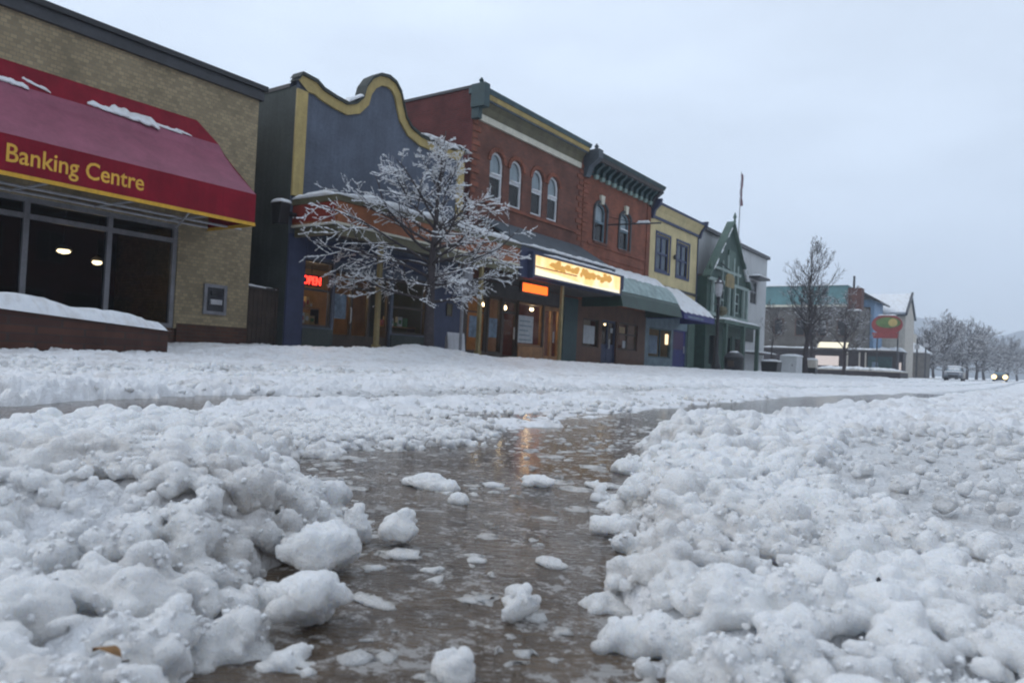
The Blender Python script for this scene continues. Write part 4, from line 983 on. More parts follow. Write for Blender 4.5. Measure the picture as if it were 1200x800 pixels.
    # shopfront
    f = window(b, FX, 27.95, 29.45, 1.0, 2.25, 'dark_wood', .06, 'shop_glass', name='display_window'); box('poster', 'paper', f, FX - .10, FX - .09, 28.2, 29.2, 1.15, 1.95)
    m = MB(); frame_rect(m, FX - .10, 29.7, 31.2, .3, 2.3, .10, .07, (), (30.45,)); d = m.build('door', 'navy_paint', b); MB().quad((FX - .15, 29.75, .35), (FX - .15, 31.15, .35), (FX - .15, 31.15, 2.25), (FX - .15, 29.75, 2.25)).build('pane', 'dark_glass', d); box('handle', 'pale_metal', d, FX - .09, FX - .04, 30.55, 30.6, 1.0, 1.45); box('notice', 'paper', d, FX - .13, FX - .12, 30.75, 31.0, 1.75, 1.98); box('kickplate', 'navy_paint', d, FX - .14, FX - .12, 29.8, 31.1, .4, 1.2)
    f = window(b, FX, 31.35, 33.4, 1.0, 2.3, 'dark_wood', .06, 'shop_glass', (1.75,), (32.4,), name='display_window'); box('poster', 'goods_tan', f, FX - .10, FX - .09, 31.6, 32.2, 1.8, 2.1); box('poster', 'paper', f, FX - .10, FX - .09, 32.0, 32.3, 1.1, 1.45)
    box('floor', 'interior_dark', b, -25.7, FX - .22, 27.7, 34.0, .2, .29); box('ceiling', 'interior_dark', b, -25.7, FX - .22, 27.7, 34.0, 2.95, 3.05); box('back_wall', 'interior', b, -19.2, -19, 27.7, 34.0, .29, 2.95); box('upper_floor', 'interior_dark', b, -25.7, FX - .3, 27.7, 34.0, 5.1, 5.2)
    pendant((-17.3, 32.4, 2.3), 'lamp inside the right window under the green awning', power=9, r=.07, drop=.4)

def build_yellow():
    b = building('yellow_building', 34.3, 'pale yellow two storey building with blue trimmed cornice')
    y0, y1 = 34.3, 40.85
    W = [(35.15, 36.85, 5.28, 7.15), (37.85, 39.55, 5.28, 7.15)]
    m = MB(); facade(m, FX, y0, y1, 3.0, 8.35, W, .15); m.build('wall', 'yellow_stucco', b)
    m = MB(); facade(m, FX, y0, y1, 0, 2.997, [(34.75, 37.55, .75, 2.3), (37.85, 39.75, .3, 2.35)], .15); m.build('shopfront', 'greyblue_paint', b)
    m = MB(); shell(m, FX, y0, y1, 0, 8.4, 9); m.build('side_wall', 'yellow_stucco', b); box('roof', 'grey_fascia', b, -25, FX, y0, y1, 8.4, 8.5)
    for w in W:
        f = window(b, FX, *w, 'blue_trim', .11, 'window_glass', (6.2,), ((w[0] + w[1]) / 2,)); box('curtain', 'paper_blue', f, FX - .22, FX - .20, w[0] + .05, w[1] - .05, w[2] + .05, w[3] - .05)
        m = MB(); frame_rect(m, FX + .04, w[0] - .12, w[1] + .12, w[2] - .12, w[3] + .14, .115, .037); m.build('architrave', 'blue_trim', f)
    m = MB(); m.box(FX + .003, FX + .10, y0 + .2, y1, 7.86, 7.98); m.build('stringcourse', 'blue_trim', b)
    m = MB(); m.extrude([(FX + .003, 7.983), (FX + .06, 7.983), (FX + .18, 8.25), (FX + .38, 8.50), (FX + .003, 8.50)], 'y', y0 + .2, y1); m.build('cove', 'yellow_stucco', b)
    m = MB(); m.extrude([(FX - .1, 8.503), (FX + .42, 8.503), (FX + .46, 8.60), (FX - .1, 8.62)], 'y', y0 + .2, y1 + .05); m.build('cornice', 'blue_trim', b)
    for y in (y0 + .02, y1 - .04): 
        m = MB(); m.extrude([(FX + .003, 7.80), (FX + .14, 7.80), (FX + .24, 8.2), (FX + .50, 8.45), (FX + .56, 8.74), (FX + .003, 8.74)], 'y', y, y + .19); m.build('bracket', 'navy_paint', b)
    m = MB(); m.tube([(FX + .04, y1 - .06, 7.8), (FX + .05, y1 - .06, 3.0)], .035, 6); m.build('downpipe', 'blue_trim', b)
    m = MB(); m.lathe(FX + .1, 37.4, [(.05, 6.1), (.08, 6.15), (.08, 6.3), (.03, 6.36)], 8); m.build('bell', 'black_metal', b)
    m = MB(); m.box(FX + .003, FX + .07, y0 + .1, y1, 4.42, 4.56); m.build('ledge', 'charcoal_metal', b)
    # snow laden blue awning
    ya, yb = 34.35, 38.6
    def awn(par, ya, yb, zt, zb, xf, name='awning'):
        m = MB(); m.quad((FX + .02, ya, zt), (FX + .02, yb, zt), (xf, yb, zb), (xf, ya, zb)); m.box(xf - .012, xf, ya, yb, zb - .32, zb - .003)
        for y in (ya, yb): m.add([(FX + .02, y, zt), (xf, y, zb), (xf, y, zb - .32), (FX + .02, y, zb - .32)], ((0, 1, 2, 3),))
        a = m.build(name, 'royal_awning', par)
        N, K = 40, 8; vs = []
        for i in range(N + 1):
            y = ya - .03 + (yb - ya + .06) * i / N; e = min(1, .25 + min(i, N - i) / 4)
            for k in range(K + 1):
                u = k / K; u2 = u * (1.0 + .03 * math.sin(i * .9)); x = FX + .02 + (xf - FX - .02) * u2; vs.append((x, y, zt + (zb - zt) * u2 + .012 + .20 * e * max(0, 1 - u ** 5) ** .5 * (1 + .08 * math.sin(i * .6 + k * .7))))
        MB().add(vs, [(i * (K + 1) + k, i * (K + 1) + k + 1, (i + 1) * (K + 1) + k + 1, (i + 1) * (K + 1) + k) for i in range(N) for k in range(K)]).build('snow_cap', 'snow', a, True)
        return a
    a = awn(b, ya, yb, 4.36, 3.02, -14.0)
    m = MB(); m.extrude([(ya + .5, 2.78), (ya + 2.6, 2.78), (ya + 2.6, 2.88), (ya + .5, 2.88)], 'x', -13.998, -13.99); m.build('valance_stripe', 'paper_blue', a)
    f = window(b, FX, 34.75, 37.55, .75, 2.3, 'teal_paint', .08, 'shop_glass', (), (36.3,), name='display_window'); box('poster', 'paper_blue', f, FX - .10, FX - .09, 34.95, 36.0, .95, 1.9); box('lit_notice', 'window_spot', f, FX - .10, FX - .09, 37.0, 37.4, 1.5, 2.05)
    m = MB(); m.box(FX - .14, FX - .08, 37.85, 39.75, .3, 2.35); d = m.build('door', 'royal_awning', b); box('panel', 'purple_paint', d, FX - .079, FX - .06, 38.0, 39.4, 1.3, 2.25); box('handle', 'pale_metal', d, FX - .079, FX - .03, 39.5, 39.56, 1.1, 1.5)
    m = MB(); m.box(FX + .003, FX + .05, 39.8, 40.84, 0, 3.0); m.build('pier', 'sage', b)
    box('floor', 'interior_dark', b, -24.7, FX - .2, 34.6, 40.5, .2, .29); box('ceiling', 'interior_dark', b, -24.7, FX - .2, 34.6, 40.5, 2.95, 3.05); box('back_wall', 'interior', b, -19.2, -19, 34.6, 40.5, .29, 2.95); box('upper_floor', 'interior_dark', b, -24.7, FX - .3, 34.6, 40.5, 5.0, 5.1)
    pendant((-17.2, 36.6, 2.5), 'lamp inside the grey blue shopfront left of the purple door', 'lamp_white', power=12, r=.08, drop=.4)
    return awn

def build_green_white(awn):
    w = building('white_building', 41.1, 'tall plain white walled building behind the green gabled house', -16.8)
    m = MB(); facade(m, -16.8, 41.2, 57.2, 0, 8.85, [(53.4, 54.9, 5.2, 6.9)], .12); shell(m, -16.8, 41.2, 57.2, 0, 8.85, 12); m.build('wall', 'pale_wall', w)
    box('roof_edge', 'charcoal_metal', w, -28.8, -16.6, 41.1, 57.3, 8.853, 9.08); window(w, -16.8, 53.4, 54.9, 5.2, 6.9, 'grey_metal', .08, 'window_glass', (6.1,))
    m = MB(); m.box(-16.79, -16.0, 52.9, 55.4, 7.0, 7.12); h = m.build('window_hood', 'charcoal_metal', w); MB().snow((-16.4, 52.9, 7.12), (-16.4, 55.4, 7.12), .8, .14, seed=3).build('snow_cap', 'snow', h, True)
    box('door', 'dark_green_wall', w, -16.78, -16.70, 52.2, 54.2, 2.4, 3.7); m = MB(); m.box(-16.79, -15.8, 51.6, 57.0, 1.55, 1.63); c = m.build('ledge', 'grey_fascia', w); MB().snow((-16.3, 51.6, 1.63), (-16.3, 57.0, 1.63), 1.1, .12, seed=4).build('snow_cap', 'snow', c, True)
    g = building('green_house', 41.1, 'narrow green house with steep pointed gable and pale porch columns', -15.5)
    X = -15.5; y0, y1 = 41.3, 48.6; pk = 45.0; zt = 9.15; ze = 5.7
    m = MB(); H = [(43.2, 44.4, 3.9, 5.2), (46.0, 47.2, 3.9, 5.2), (42.0, 43.6, .5, 2.4), (44.4, 46.0, .3, 2.4), (46.6, 48.2, .5, 2.4)]
    facade(m, X, y0, y1, 0, ze, H, .12); m.extrude([(y0, ze), (y1, ze), (pk + .3, zt), (pk - .3, zt)], 'x', X - .2, X); m.box(-16.75, X - .002, y0, y0 + .15, 0, ze); m.box(-16.75, X - .002, y1 - .15, y1, 0, ze); m.build('wall', 'deep_green', g)
    m = MB()
    for (ya, za, yb, zb) in ((y0 - .15, ze - .1, pk, zt + .25), (y1 + .15, ze - .1, pk, zt + .25)):
        d = Vector((0, yb - ya, zb - za)).normalized(); nn = Vector((0, -d.z, d.y)) if d.y > 0 else Vector((0, d.z, -d.y))
        q = [Vector((0, ya, za)), Vector((0, yb, zb)), Vector((0, yb, zb)) + nn * .14, Vector((0, ya, za)) + nn * .14]
        m.add([(xx, v.y, v.z) for xx in (X - .25, X + .22) for v in q], ((0, 1, 2, 3), (7, 6, 5, 4), (0, 4, 5, 1), (1, 5, 6, 2), (2, 6, 7, 3), (3, 7, 4, 0)))
    r = m.build('roof', 'sage', g)
    box('flat_roof', 'grey_fascia', g, -16.76, X - .26, y0 + .01, y1 - .01, ze + .003, ze + .12)
    m = MB()
    for sgn, ya in ((1, y0 + .1), (-1, y1 - .1)):
        for k in range(3):
            t0 = .08 + k * .3; t1 = t0 + .2; f = lambda t: Vector((X + .12, ya + (pk - ya) * t, ze + (zt + .2 - ze) * t + .12)); m.snow(f(t0), f(t1), .3, .07, (1, 0, 0), 7, .4, k)
    m.build_each('snow_patch', 'snow', r, True)
    m = MB(); m.lathe(X + .2, pk, [(.10, zt + .3), (.06, zt + .5), (.12, zt + .62), (.03, zt + .9)], 8); m.lathe(X + .1, y0 + .2, [(.1, 5.7), (.07, 6.1), (.12, 6.25), (.02, 6.6)], 8); m.build_each('finial', 'sage', r)
    m = MB()
    for y in (43.6, 44.5, 45.6, 46.4): m.box(X + .003, X + .08, y, y + .16, ze - .1, ze + 1.9 - abs(y - pk) * .5)
    m.box(X + .003, X + .1, y0 + 1.0, y1 - 1.6, ze + .55, ze + .72); m.box(X + .003, X + .12, y0, y1, 3.45, 3.65); m.box(X + .003, X + .12, y0, y1, 5.5, 5.68); m.build('gable_trim', 'sage_pale', g)
    m = MB(); m.box(X + .003, X + .07, 44.6, 45.9, 5.8, 7.7); m.build('gable_panel', 'sage', g)
    for y in (41.9, 43.0, 44.7, 45.7, 47.5, 48.2):
        q = MB(); q.box(X + .02, X + .16, y, y + .2, 3.653, 5.497); q.build('column', 'sage_pale', g)
    for h in H[:2]: window(g, X, *h, 'sage_pale', .1, 'window_glass', (4.55,))
    for h in H[2:]: window(g, X, *h, 'sage', .1, 'dark_glass', name='display_window')
    m = MB(); m.box(-15.2, -14.5, 41.6, 48.4, 3.0, 3.2); p = m.build('porch_roof', 'sage', g); MB().snow((-14.9, 41.6, 3.2), (-14.9, 48.4, 3.2), .8, .16, seed=2).build('snow_cap', 'snow', p, True)
    for y in (42.0, 45.2, 48.1):
        q = MB(); q.box(-14.72, -14.5, y, y + .24, .2, 2.997); q.build('porch_post', 'sage', p)
    m = MB(); m.extrude([(42.6, 5.2), (44.0, 5.2), (44.0, 5.8), (43.7, 6.0), (42.9, 6.0), (42.6, 5.8)], 'x', -14.9, -14.82); s = m.build('hanging_board', 'post_mustard', g); m = MB(); m.tube([(-14.86, 43.3, 6.2), (-15.45, 43.3, 6.7)], .03, 5); m.build('bracket', 'black_metal', s)
    # flag on the roof
    f = thing('flagpole', (-18.2, 54.4, 8.9), 'thin flagpole with a furled drooping flag above the white building roof', 'flagpole')
    MB().tube([(-18.2, 54.4, 8.9), (-18.2, 54.5, 11), (-18.2, 54.6, 15.2)], [.07, .05, .03], 8).build('pole', 'pale_metal', f)
    N = 18; vs = []
    for i in range(N + 1):
        z = 15.0 - 2.3 * i / N
        for k in range(7): a = k / 6; vs.append((-18.2 + .10 * math.sin(a * 9 + i * .3), 54.65 + a * (.16 + .10 * math.sin(i * .45)) , z + .05 * math.sin(a * 6)))
    MB().add(vs, [(i * 7 + k, i * 7 + k + 1, i * 7 + k + 8, i * 7 + k + 7) for i in range(N) for k in range(6)]).build('flag', 'flag_cloth', f, True)

def build_far():
    b = thing('teal_roofed_building', (-21, 88, 0), 'far building with teal mansard roof and dark ground floor bar front', 'building')
    Y = 88; x0, x1 = -34, -15.7
    m = MB(); m.box(x0, x1, Y, Y + 9, 0, 8.1); m.build('wall', 'brown_wall', b)
    m = MB(); m.extrude([(Y - .35, 8.103), (Y + .15, 10.35), (Y + 9, 10.35), (Y + 9.3, 8.103)], 'x', x0, -16.9); r = m.build('roof', 'teal_roof', b)
    m = MB(); m.box(x0, -16.9, Y - .42, Y - .352, 7.9, 8.15); m.build('gutter', 'cream_paint', r); MB().snow((x0, Y + .4, 10.35), (-16.9, Y + .4, 10.35), .9, .16, (0, 1, 0), 60, seed=2).build('snow_cap', 'snow', r, True)
    m = MB(); m.box(-16.85, -15.45, Y - .3, Y + 1.2, 7.6, 10.0); ch = m.build('chimney', 'chimney_brick', b); MB().snow((-16.9, Y - .2, 7.5), (-15.4, Y - .2, 7.5), .5, .14, (0, 1, 0), 10, seed=3).build('snow_ledge', 'snow', ch, True); MB().tube([(-16.4, Y + .5, 10.0), (-16.4, Y + .5, 11.4)], .12, 8).build('flue', 'charcoal_metal', ch)
    for x in (-32, -29.6, -27.2, -24.8, -22.4, -20, -17.9):
        w = thing_part_window(b, x, Y)
    m = MB(); m.box(-26, -11.6, Y - 2.3, Y - .02, 2.95, 3.15); pr = m.build('porch_roof', 'grey_fascia', b); MB().snow((-26, Y - 1.3, 3.15), (-11.6, Y - 1.3, 3.15), 2.1, .2, (0, 1, 0), 70, seed=5).build('snow_cap', 'snow', pr, True)
    m = MB(); m.box(-26, -11.6, Y - 2.0, Y - .03, 0, 2.94); m.build('porch_front', 'dark_front', b)
    f = MB(); f.box(-19.6, -17.2, Y - 2.06, Y - 2.003, 1.35, 2.4); f.build('window', 'lit_window', b)
    for x in (-16.4, -15.2, -14.6): box('porch_post', 'old_cream', b, x, x + .14, Y - 2.12, Y - 2.003, .3, 2.9)
    box('door', 'teal_dark', b, -14.3, -12.0, Y - 2.08, Y - 2.003, .4, 2.5); box('window', 'paper_blue', b, -13.9, -13.3, Y - 2.11, Y - 2.083, 1.2, 1.9)
    s = thing('sign_box', (-17.7, Y - 2.3, 3.3), 'small white backlit sign on the far dark bar front', 'sign'); m = MB(); m.box(-19.4, -16.1, Y - 2.5, Y - 2.32, 3.2, 3.95); m.build('housing', 'charcoal_metal', s, bevel=.03); box('panel', 'sign_white', s, -19.32, -16.18, Y - 2.515, Y - 2.503, 3.27, 3.88)
    # light blue narrow front
    n = thing('blue_house', (-16, 95, 0), 'narrow light blue building with dark eave beside the brick chimney', 'building')
    m = MB(); m.box(-22, -15.3, 95, 101, 0, 9.4); m.build('wall', 'sky_blue_paint', n); m = MB(); m.extrude([(-22.4, 9.7), (-17.0, 10.6), (-14.6, 9.2), (-14.6, 9.0), (-17.0, 9.9), (-22.4, 9.4)], 'y', 94.3, 101.5); m.build('roof', 'charcoal_metal', n)
    for z in (4.2, 6.8): window_box(n, -16.6, -15.7, 95, z, z + 1.7)
    # snowy gable
    g = thing('gabled_house', (-15, 100, 0), 'cream house with a steep snow covered roof at the far corner', 'building')
    m = MB(); m.box(-22, -12.9, 102, 110, 0, 8.0); m.add([(-12.9, 102, 8.003), (-12.9, 110, 8.003), (-12.9, 106, 10.6)], ((0, 1, 2),)); m.build('wall', 'old_cream', g)
    m = MB(); m.extrude([(101.5, 8.2), (106, 11.0), (110.5, 8.2), (110.5, 8.0), (106, 10.75), (101.5, 8.0)], 'x', -22.4, -12.7); r = m.build('roof', 'slate_roof', g)
    m = MB(); m.extrude([(101.55, 8.23), (106, 11.02), (106, 11.2), (101.35, 8.45)], 'x', -22.3, -12.85); m.build('snow_cap', 'snow', r)
    m = MB(); m.extrude([(101.3, 8.1), (106, 11.0), (106, 11.35), (101.1, 8.35)], 'x', -12.84, -12.6); m.build('bargeboard', 'charcoal_metal', r)
    m = MB(); m.box(-17, -12.6, 99, 102, 3.3, 3.5); p = m.build('porch_roof', 'grey_fascia', g); MB().snow((-17, 100.5, 3.5), (-12.6, 100.5, 3.5), 2.9, .5, (0, 1, 0), 30, seed=8).build('snow_cap', 'snow', p, True)
    m = MB(); m.box(-16.5, -12.7, 99.6, 101.9, 0, 3.28); m.build('porch_front', 'dark_front', g); box('window', 'lit_window', g, -13.3, -12.9, 99.5, 99.58, 1.3, 2.2); box('window', 'brown_panel', g, -14.8, -13.6, 99.5, 99.58, 1.2, 2.2)
    # pub sign
    s = thing('pub_sign', (-12.2, 84, 0), 'red and green oval hanging sign on posts before the snowy gable', 'sign')
    N = 28; el = lambda a, c, rx, rz: [(a + rx * math.cos(2 * math.pi * k / N), c + rz * math.sin(2 * math.pi * k / N)) for k in range(N)]
    MB().extrude(el(-12.3, 5.75, 1.45, 1.05), 'y', 83.9, 84.1).build('board', 'pub_red', s); MB().extrude(el(-12.2, 5.95, 1.15, .55), 'y', 83.86, 83.897).build('field', 'pub_green', s); MB().extrude(el(-11.75, 5.95, .42, .40), 'y', 83.83, 83.857).build('emblem', 'mustard', s); MB().extrude([(-13.7, 4.9), (-11.2, 4.9), (-11.3, 4.35), (-13.5, 4.35)], 'y', 83.88, 84.08).build('lower_board', 'pub_red', s)
    for x in (-13.2, -11.3): MB().tube([(x, 84.2, 0), (x, 84.2, 5.4)], .07, 8).build('post', 'charcoal_metal', s)
    MB().snow((-13.2, 84, 6.68), (-11.4, 84, 6.68), .3, .13, (0, 1, 0), 10, seed=1).build('snow_cap', 'snow', s, True)
    # raised terrace in front
    t = thing('terrace', (-14, 82, 0), 'low dark terrace edged with snow in front of the far bar', 'terrace'); box('deck', 'dark_front', t, -18.4, -10.4, 80, 85.4, -.3, .85); m = MB(); m.box(-18.5, -10.3, 79.9, 85.5, .853, .95); m.build('edging', 'old_cream', t); MB().snow((-18.3, 82.6, .95), (-10.5, 82.6, .95), 5.4, .30, (0, 1, 0), 50, seed=6).build('snow_cap', 'snow', t, True)
    # small snowy shed beyond
    h = thing('small_house', (-13, 128, 0), 'small distant house with a snowy roof right of the cream gable', 'building'); m = MB(); m.box(-18, -13.3, 128, 134, 0, 4.4); m.build('wall', 'brown_wall', h); m = MB(); m.extrude([(-18.4, 4.4), (-15.6, 6.4), (-12.9, 4.4)], 'y', 127.6, 134.4); m.build('roof', 'snow', h)
    m = MB(); m.box(-16.2, -14.8, 127.7, 130, 5.0, 7.2); m.build('dormer', 'old_cream', h)

def window_box(root, xa, xb, Y, z0, z1):
    m = MB(); m.box(xa, xb, Y - .09, Y - .003, z0, z1); f = m.build('window', 'brown_panel', root); m = MB(); m.box(xa + .1, xb - .1, Y - .11, Y - .093, z0 + .1, z1 - .1); m.build('pane', 'interior_dark', f); return f
def thing_part_window(root, x, Y): return window_box(root, x, x + 1.1, Y, 4.6, 6.6)

def build_opposite():
    """the shops across the street: not in the photograph, but the glass and the wet snow mirror them"""
    for y0, y1, h, mat, lab in ((-24, -4, 9, 'old_red_brick', 'dark red brick block across the street behind the camera'), (-4, 14, 7.5, 'brown_wall', 'brown rendered shop across the street from the bank'), (14, 34, 10, 'side_brick', 'tall brick block across the street from the brick shops'), (34, 62, 8.5, 'slate_blue', 'grey blue shop row across the street from the green house'), (62, 96, 9, 'old_cream', 'cream shop row across the street from the far bar'), (96, 150, 8, 'brown_wall', 'brown building at the far end across the street')):
        b = thing('shop_building', (14, y0, 0), lab, 'building')
        hs = [(y0 + 1.2 + k * 3.2, y0 + 2.8 + k * 3.2, 4.6, 6.4) for k in range(int((y1 - y0 - 2) / 3.2))] + [(y0 + 1 + k * 5, y0 + 5 + k * 5, .7, 3.0) for k in range(int((y1 - y0 - 1) / 5))]
        m = MB(); facade(m, -14, -y1, -y0, 0, h, [(-c, -a, z0, z1) for a, c, z0, z1 in hs], .2); shell(m, -14, -y1, -y0, 0, h, 10)
        m.v = [(-x, -y, z) for x, y, z in m.v]; m.build('wall', mat, b)
        box('roof', 'charcoal_metal', b, 13.8, 24.1, y0 + .01, y1 - .01, h + .003, h + .2)
        for a, c, z0, z1 in hs:
            m = MB(); frame_rect(m, 14.16, a, c, z0, z1, .08, .08, (), ((a + c) / 2,)); f = m.build('window', 'grey_metal', b); MB().quad((14.13, a + .05, z0 + .05), (14.13, c - .05, z0 + .05), (14.13, c - .05, z1 - .05), (14.13, a + .05, z1 - .05)).build('pane', 'dark_glass', f)

# ================================================================== TREES
def grow(rr, p, d, L, r, lev, maxlev, out, trop=.15, wander=.25, kids=(6, 5, 3), ratio=.5, n=7, spread=(35, 65), rmin=.004):
    pts = [p.copy()]; rad = [r]; d = d.normalized(); st = L / n
    for i in range(n):
        d = (d + Vector((rr.gauss(0, wander), rr.gauss(0, wander), rr.gauss(0, wander * .7) + trop)) * .35).normalized()
        p = p + d * st; pts.append(p.copy()); rad.append(max(rmin, r * (1 - .75 * (i + 1) / n)))
    out.append((pts, rad, lev))
    if lev < maxlev:
        k = kids[min(lev, len(kids) - 1)]
        for j in range(k):
            t = .22 + .76 * (j + rr.random()) / k; i = min(int(t * n), n - 1); q = pts[i].lerp(pts[i + 1], t * n - i)
            ax = (pts[i + 1] - pts[i]).normalized(); o = ax.orthogonal().normalized(); o.rotate(Matrix.Rotation(rr.random() * 2 * math.pi, 3, ax))
            an = R(rr.uniform(*spread)); nd = ax * math.cos(an) + o * math.sin(an)
            grow(rr, q, nd, L * ratio * (1.15 - .6 * t) * rr.uniform(.75, 1.2), max(rmin, rad[i] * .6), lev + 1, maxlev, out, trop, wander, kids, ratio, max(4, n - 1), spread, rmin)

def tree(name, loc, label, limbs, snow=0, mat='bark', trunkmat='bark', group=None, sides=5, blob=True, seed=0):
    t = thing(name, loc, label, 'tree', group)
    m = MB(); tr, br = limbs
    for pts, rad, lev in tr: m.tube(pts, rad, 10)
    m.build('trunk', trunkmat, t, True)
    m = MB()
    for pts, rad, lev in br: m.tube(pts, rad, sides if lev < 2 else max(3, sides - 2), lev < 1)
    m.build('crown', mat, t, True)
    if snow:
        rr = random.Random(seed); m = MB(); S = []
        for pts, rad, lev in br:
            run = []; rs = []
            ph = rr.random() * 9
            for i in range(len(pts) - 1):
                dd = (pts[i + 1] - pts[i]); L = dd.length
                if L < 1e-6: continue
                fl = 1 - abs(dd.z) / L
                for k in range(3):
                    q = pts[i].lerp(pts[i + 1], k / 3)
                    w = snow * (.30 + .85 * fl) * (.55 + .9 * abs(math.sin(ph + i * 1.1 + k * .5))) * rr.uniform(.6, 1.2)
                    if rr.random() < .22: w *= .2
                    run.append(q + Vector((0, 0, rad[i] * .5 + w * .45))); rs.append(max(.003, w))
                    if blob and rr.random() < .16: S.append((q + Vector((rr.gauss(0, .02), rr.gauss(0, .02), w * .5)), w * rr.uniform(.9, 1.7)))
            if len(run) > 2: m.tube(run, rs, 5, True)
        o = m.build('branch_snow', 'snow', t, True)
        if S:
            C = np.array([s[0][:] for s in S]) - np.array(off(t)[:]); rad = np.array([s[1] for s in S]); V, F = spheres(C, rad, np.full(len(S), .75), ICO1)
            V += (np.stack([vn3(V * 40, 1), vn3(V * 40, 2), vn3(V * 40, 3)], 1) - .5) * .03
            b = npmesh('snow_tufts', V, F, 'snow'); b.parent = t
    return t

def build_main_tree():
    rr = random.Random(21); base = Vector((-12.8, 14.42, .25)); tr = []; br = []
    P = [base, base + Vector((.0, -.02, .9)), base + Vector((.02, -.06, 1.7)), base + Vector((.0, -.05, 2.5)), base + Vector((.03, .0, 3.4)), base + Vector((0, .06, 4.3)), base + Vector((.04, .12, 5.2)), base + Vector((.02, .22, 5.95))]
    tr.append((P, [.15, .115, .105, .09, .065, .045, .028, .012], 0))
    def at(z):
        for i in range(len(P) - 1):
            if P[i].z <= z <= P[i + 1].z: return P[i].lerp(P[i + 1], (z - P[i].z) / (P[i + 1].z - P[i].z))
        return P[-1]
    k = 0
    for z, Ls, el, n in ((1.75, 2.1, 10, 4), (2.15, 2.6, 14, 5), (2.6, 2.8, 18, 5), (3.05, 2.6, 25, 5), (3.5, 2.2, 36, 5), (4.0, 1.7, 48, 5), (4.6, 1.2, 58, 4), (5.2, .8, 66, 3)):
        a0 = rr.random() * 6.28
        for j in range(n):
            az = a0 + 2 * math.pi * (j + rr.uniform(-.2, .2)) / n; e = R(el + rr.uniform(-8, 8)); L = Ls * rr.uniform(.8, 1.12)
            d = Vector((math.cos(az) * math.cos(e), math.sin(az) * math.cos(e), math.sin(e)))
            L *= .93 - .25 * d.y
            grow(rr, at(z + rr.uniform(-.15, .15)), d, L, .042 if z < 4 else .028, 0, 2, br, .03, .36, (9, 6), .43, 8, (28, 60), .003)
    tree('street_tree', base, 'snow laden young street tree with spreading branches before the blue shop', (tr, br), .0125, seed=5)

def bare_limbs(rr, base, H, width, nl, kids=(6, 5, 3), maxlev=2, r=.2, up=.35, elev=(45, 75), start=.25, rmin=.012):
    P = [base]
    for i in range(7): P.append(P[-1] + Vector((rr.gauss(0, .012), rr.gauss(0, .012), 1 / 7)) * H)
    rad = [r * (1 - .9 * i / 7) for i in range(8)]; br = []
    for j in range(nl):
        t = start + (1 - start) * (j + rr.random()) / nl; i = min(int(t * 7), 6); q = P[i].lerp(P[i + 1], t * 7 - i); az = rr.random() * 6.28; e = R(rr.uniform(*elev)); d = Vector((math.cos(az) * math.cos(e), math.sin(az) * math.cos(e), math.sin(e)))
        grow(rr, q, d, width * (1.15 - .75 * t) * rr.uniform(.8, 1.2), max(rmin, rad[i] * .45), 0, maxlev, br, up, .3, kids, .5, 6, (25, 55), rmin)
    return [(P, rad, 0)], br

def build_trees():
    build_main_tree()
    rr = random.Random(9)
    b = Vector((-12.9, 53.8, .3)); tree('bare_tree', b, 'tall slender bare tree rising in front of the teal roof', bare_limbs(rr, b, 8.2, 3.5, 26, (7, 5), 2, .20, .38, (32, 66), .22, .011), .012, 'bark', seed=3, blob=False, sides=4)
    b = Vector((-13.3, 47.0, .75)); tree('bare_tree', b, 'thin small bare tree growing from the black box planter', bare_limbs(rr, b, 3.6, 1.4, 14, (5, 3), 2, .05, .3, (30, 70), .3, .009), .012, 'bark', seed=4, blob=False, sides=4)
    b = Vector((-14.4, 62, .3)); tree('bare_tree', b, 'low bushy bare tree left of the tall slender one', bare_limbs(rr, b, 6.2, 3.4, 22, (7, 4), 2, .16, .25, (25, 70), .25, .013), .016, 'bark', seed=5, blob=False, sides=4)
    b = Vector((-12.8, 66, .3)); tree('bare_tree', b, 'low snowy bare tree right of the tall slender one', bare_limbs(rr, b, 6.0, 3.2, 22, (7, 4), 2, .16, .25, (25, 70), .25, .013), .016, 'bark', seed=6, blob=False, sides=4)
    # frosted trees at the end of the street
    protos = []
    spots = [(-12.0, 150, 11.5, 'largest frosted tree behind the parked snowy car'), (-14.5, 142, 9, 'frosted tree between the street poles and the largest tree'), (-10.0, 162, 11, 'frosted tree just right of the largest one'), (-8.0, 178, 10, 'frosted tree above the car with glowing headlights'),
             (-18.0, 138, 7.5, 'small frosted tree close behind the two thin street poles'), (-4.8, 205, 9.5, 'pale hazy tree right of the glowing headlights'), (-13.5, 172, 12, 'taller hazy tree standing behind the largest frosted tree'), (-1.0, 235, 10, 'faint hazy tree at the right edge of the photo'), (-6.5, 250, 12, 'faintest tree far behind the headlights'), (-10.5, 146, 5, 'low frosted bush right behind the parked snowy car'), (-13.2, 156, 8.5, 'frosted tree half hidden by the largest frosted tree'), (-16.0, 168, 9.5, 'hazy frosted tree left of the taller hazy one'), (-8.8, 168, 8, 'frosted tree between the largest one and the headlights'), (-6.2, 190, 8, 'low pale tree directly above the headlights'), (-3.0, 220, 9, 'pale hazy tree near the right edge, left of the faint one'), (-15.5, 148, 6.5, 'low frosted tree beside the small snowy house')]
    for i, (x, y, H, lab) in enumerate(spots):
        b = Vector((x, y, .006 * (y - 40))); rr = random.Random(50 + i)
        tree('frosted_tree', b, lab, bare_limbs(rr, b, H * .8, H * .62, 26, (7, 5), 2, .28, .06, (5, 75), .18, .026), .030, 'bark_grey', group='frosted trees at the end of the street', seed=i, blob=False, sides=4)

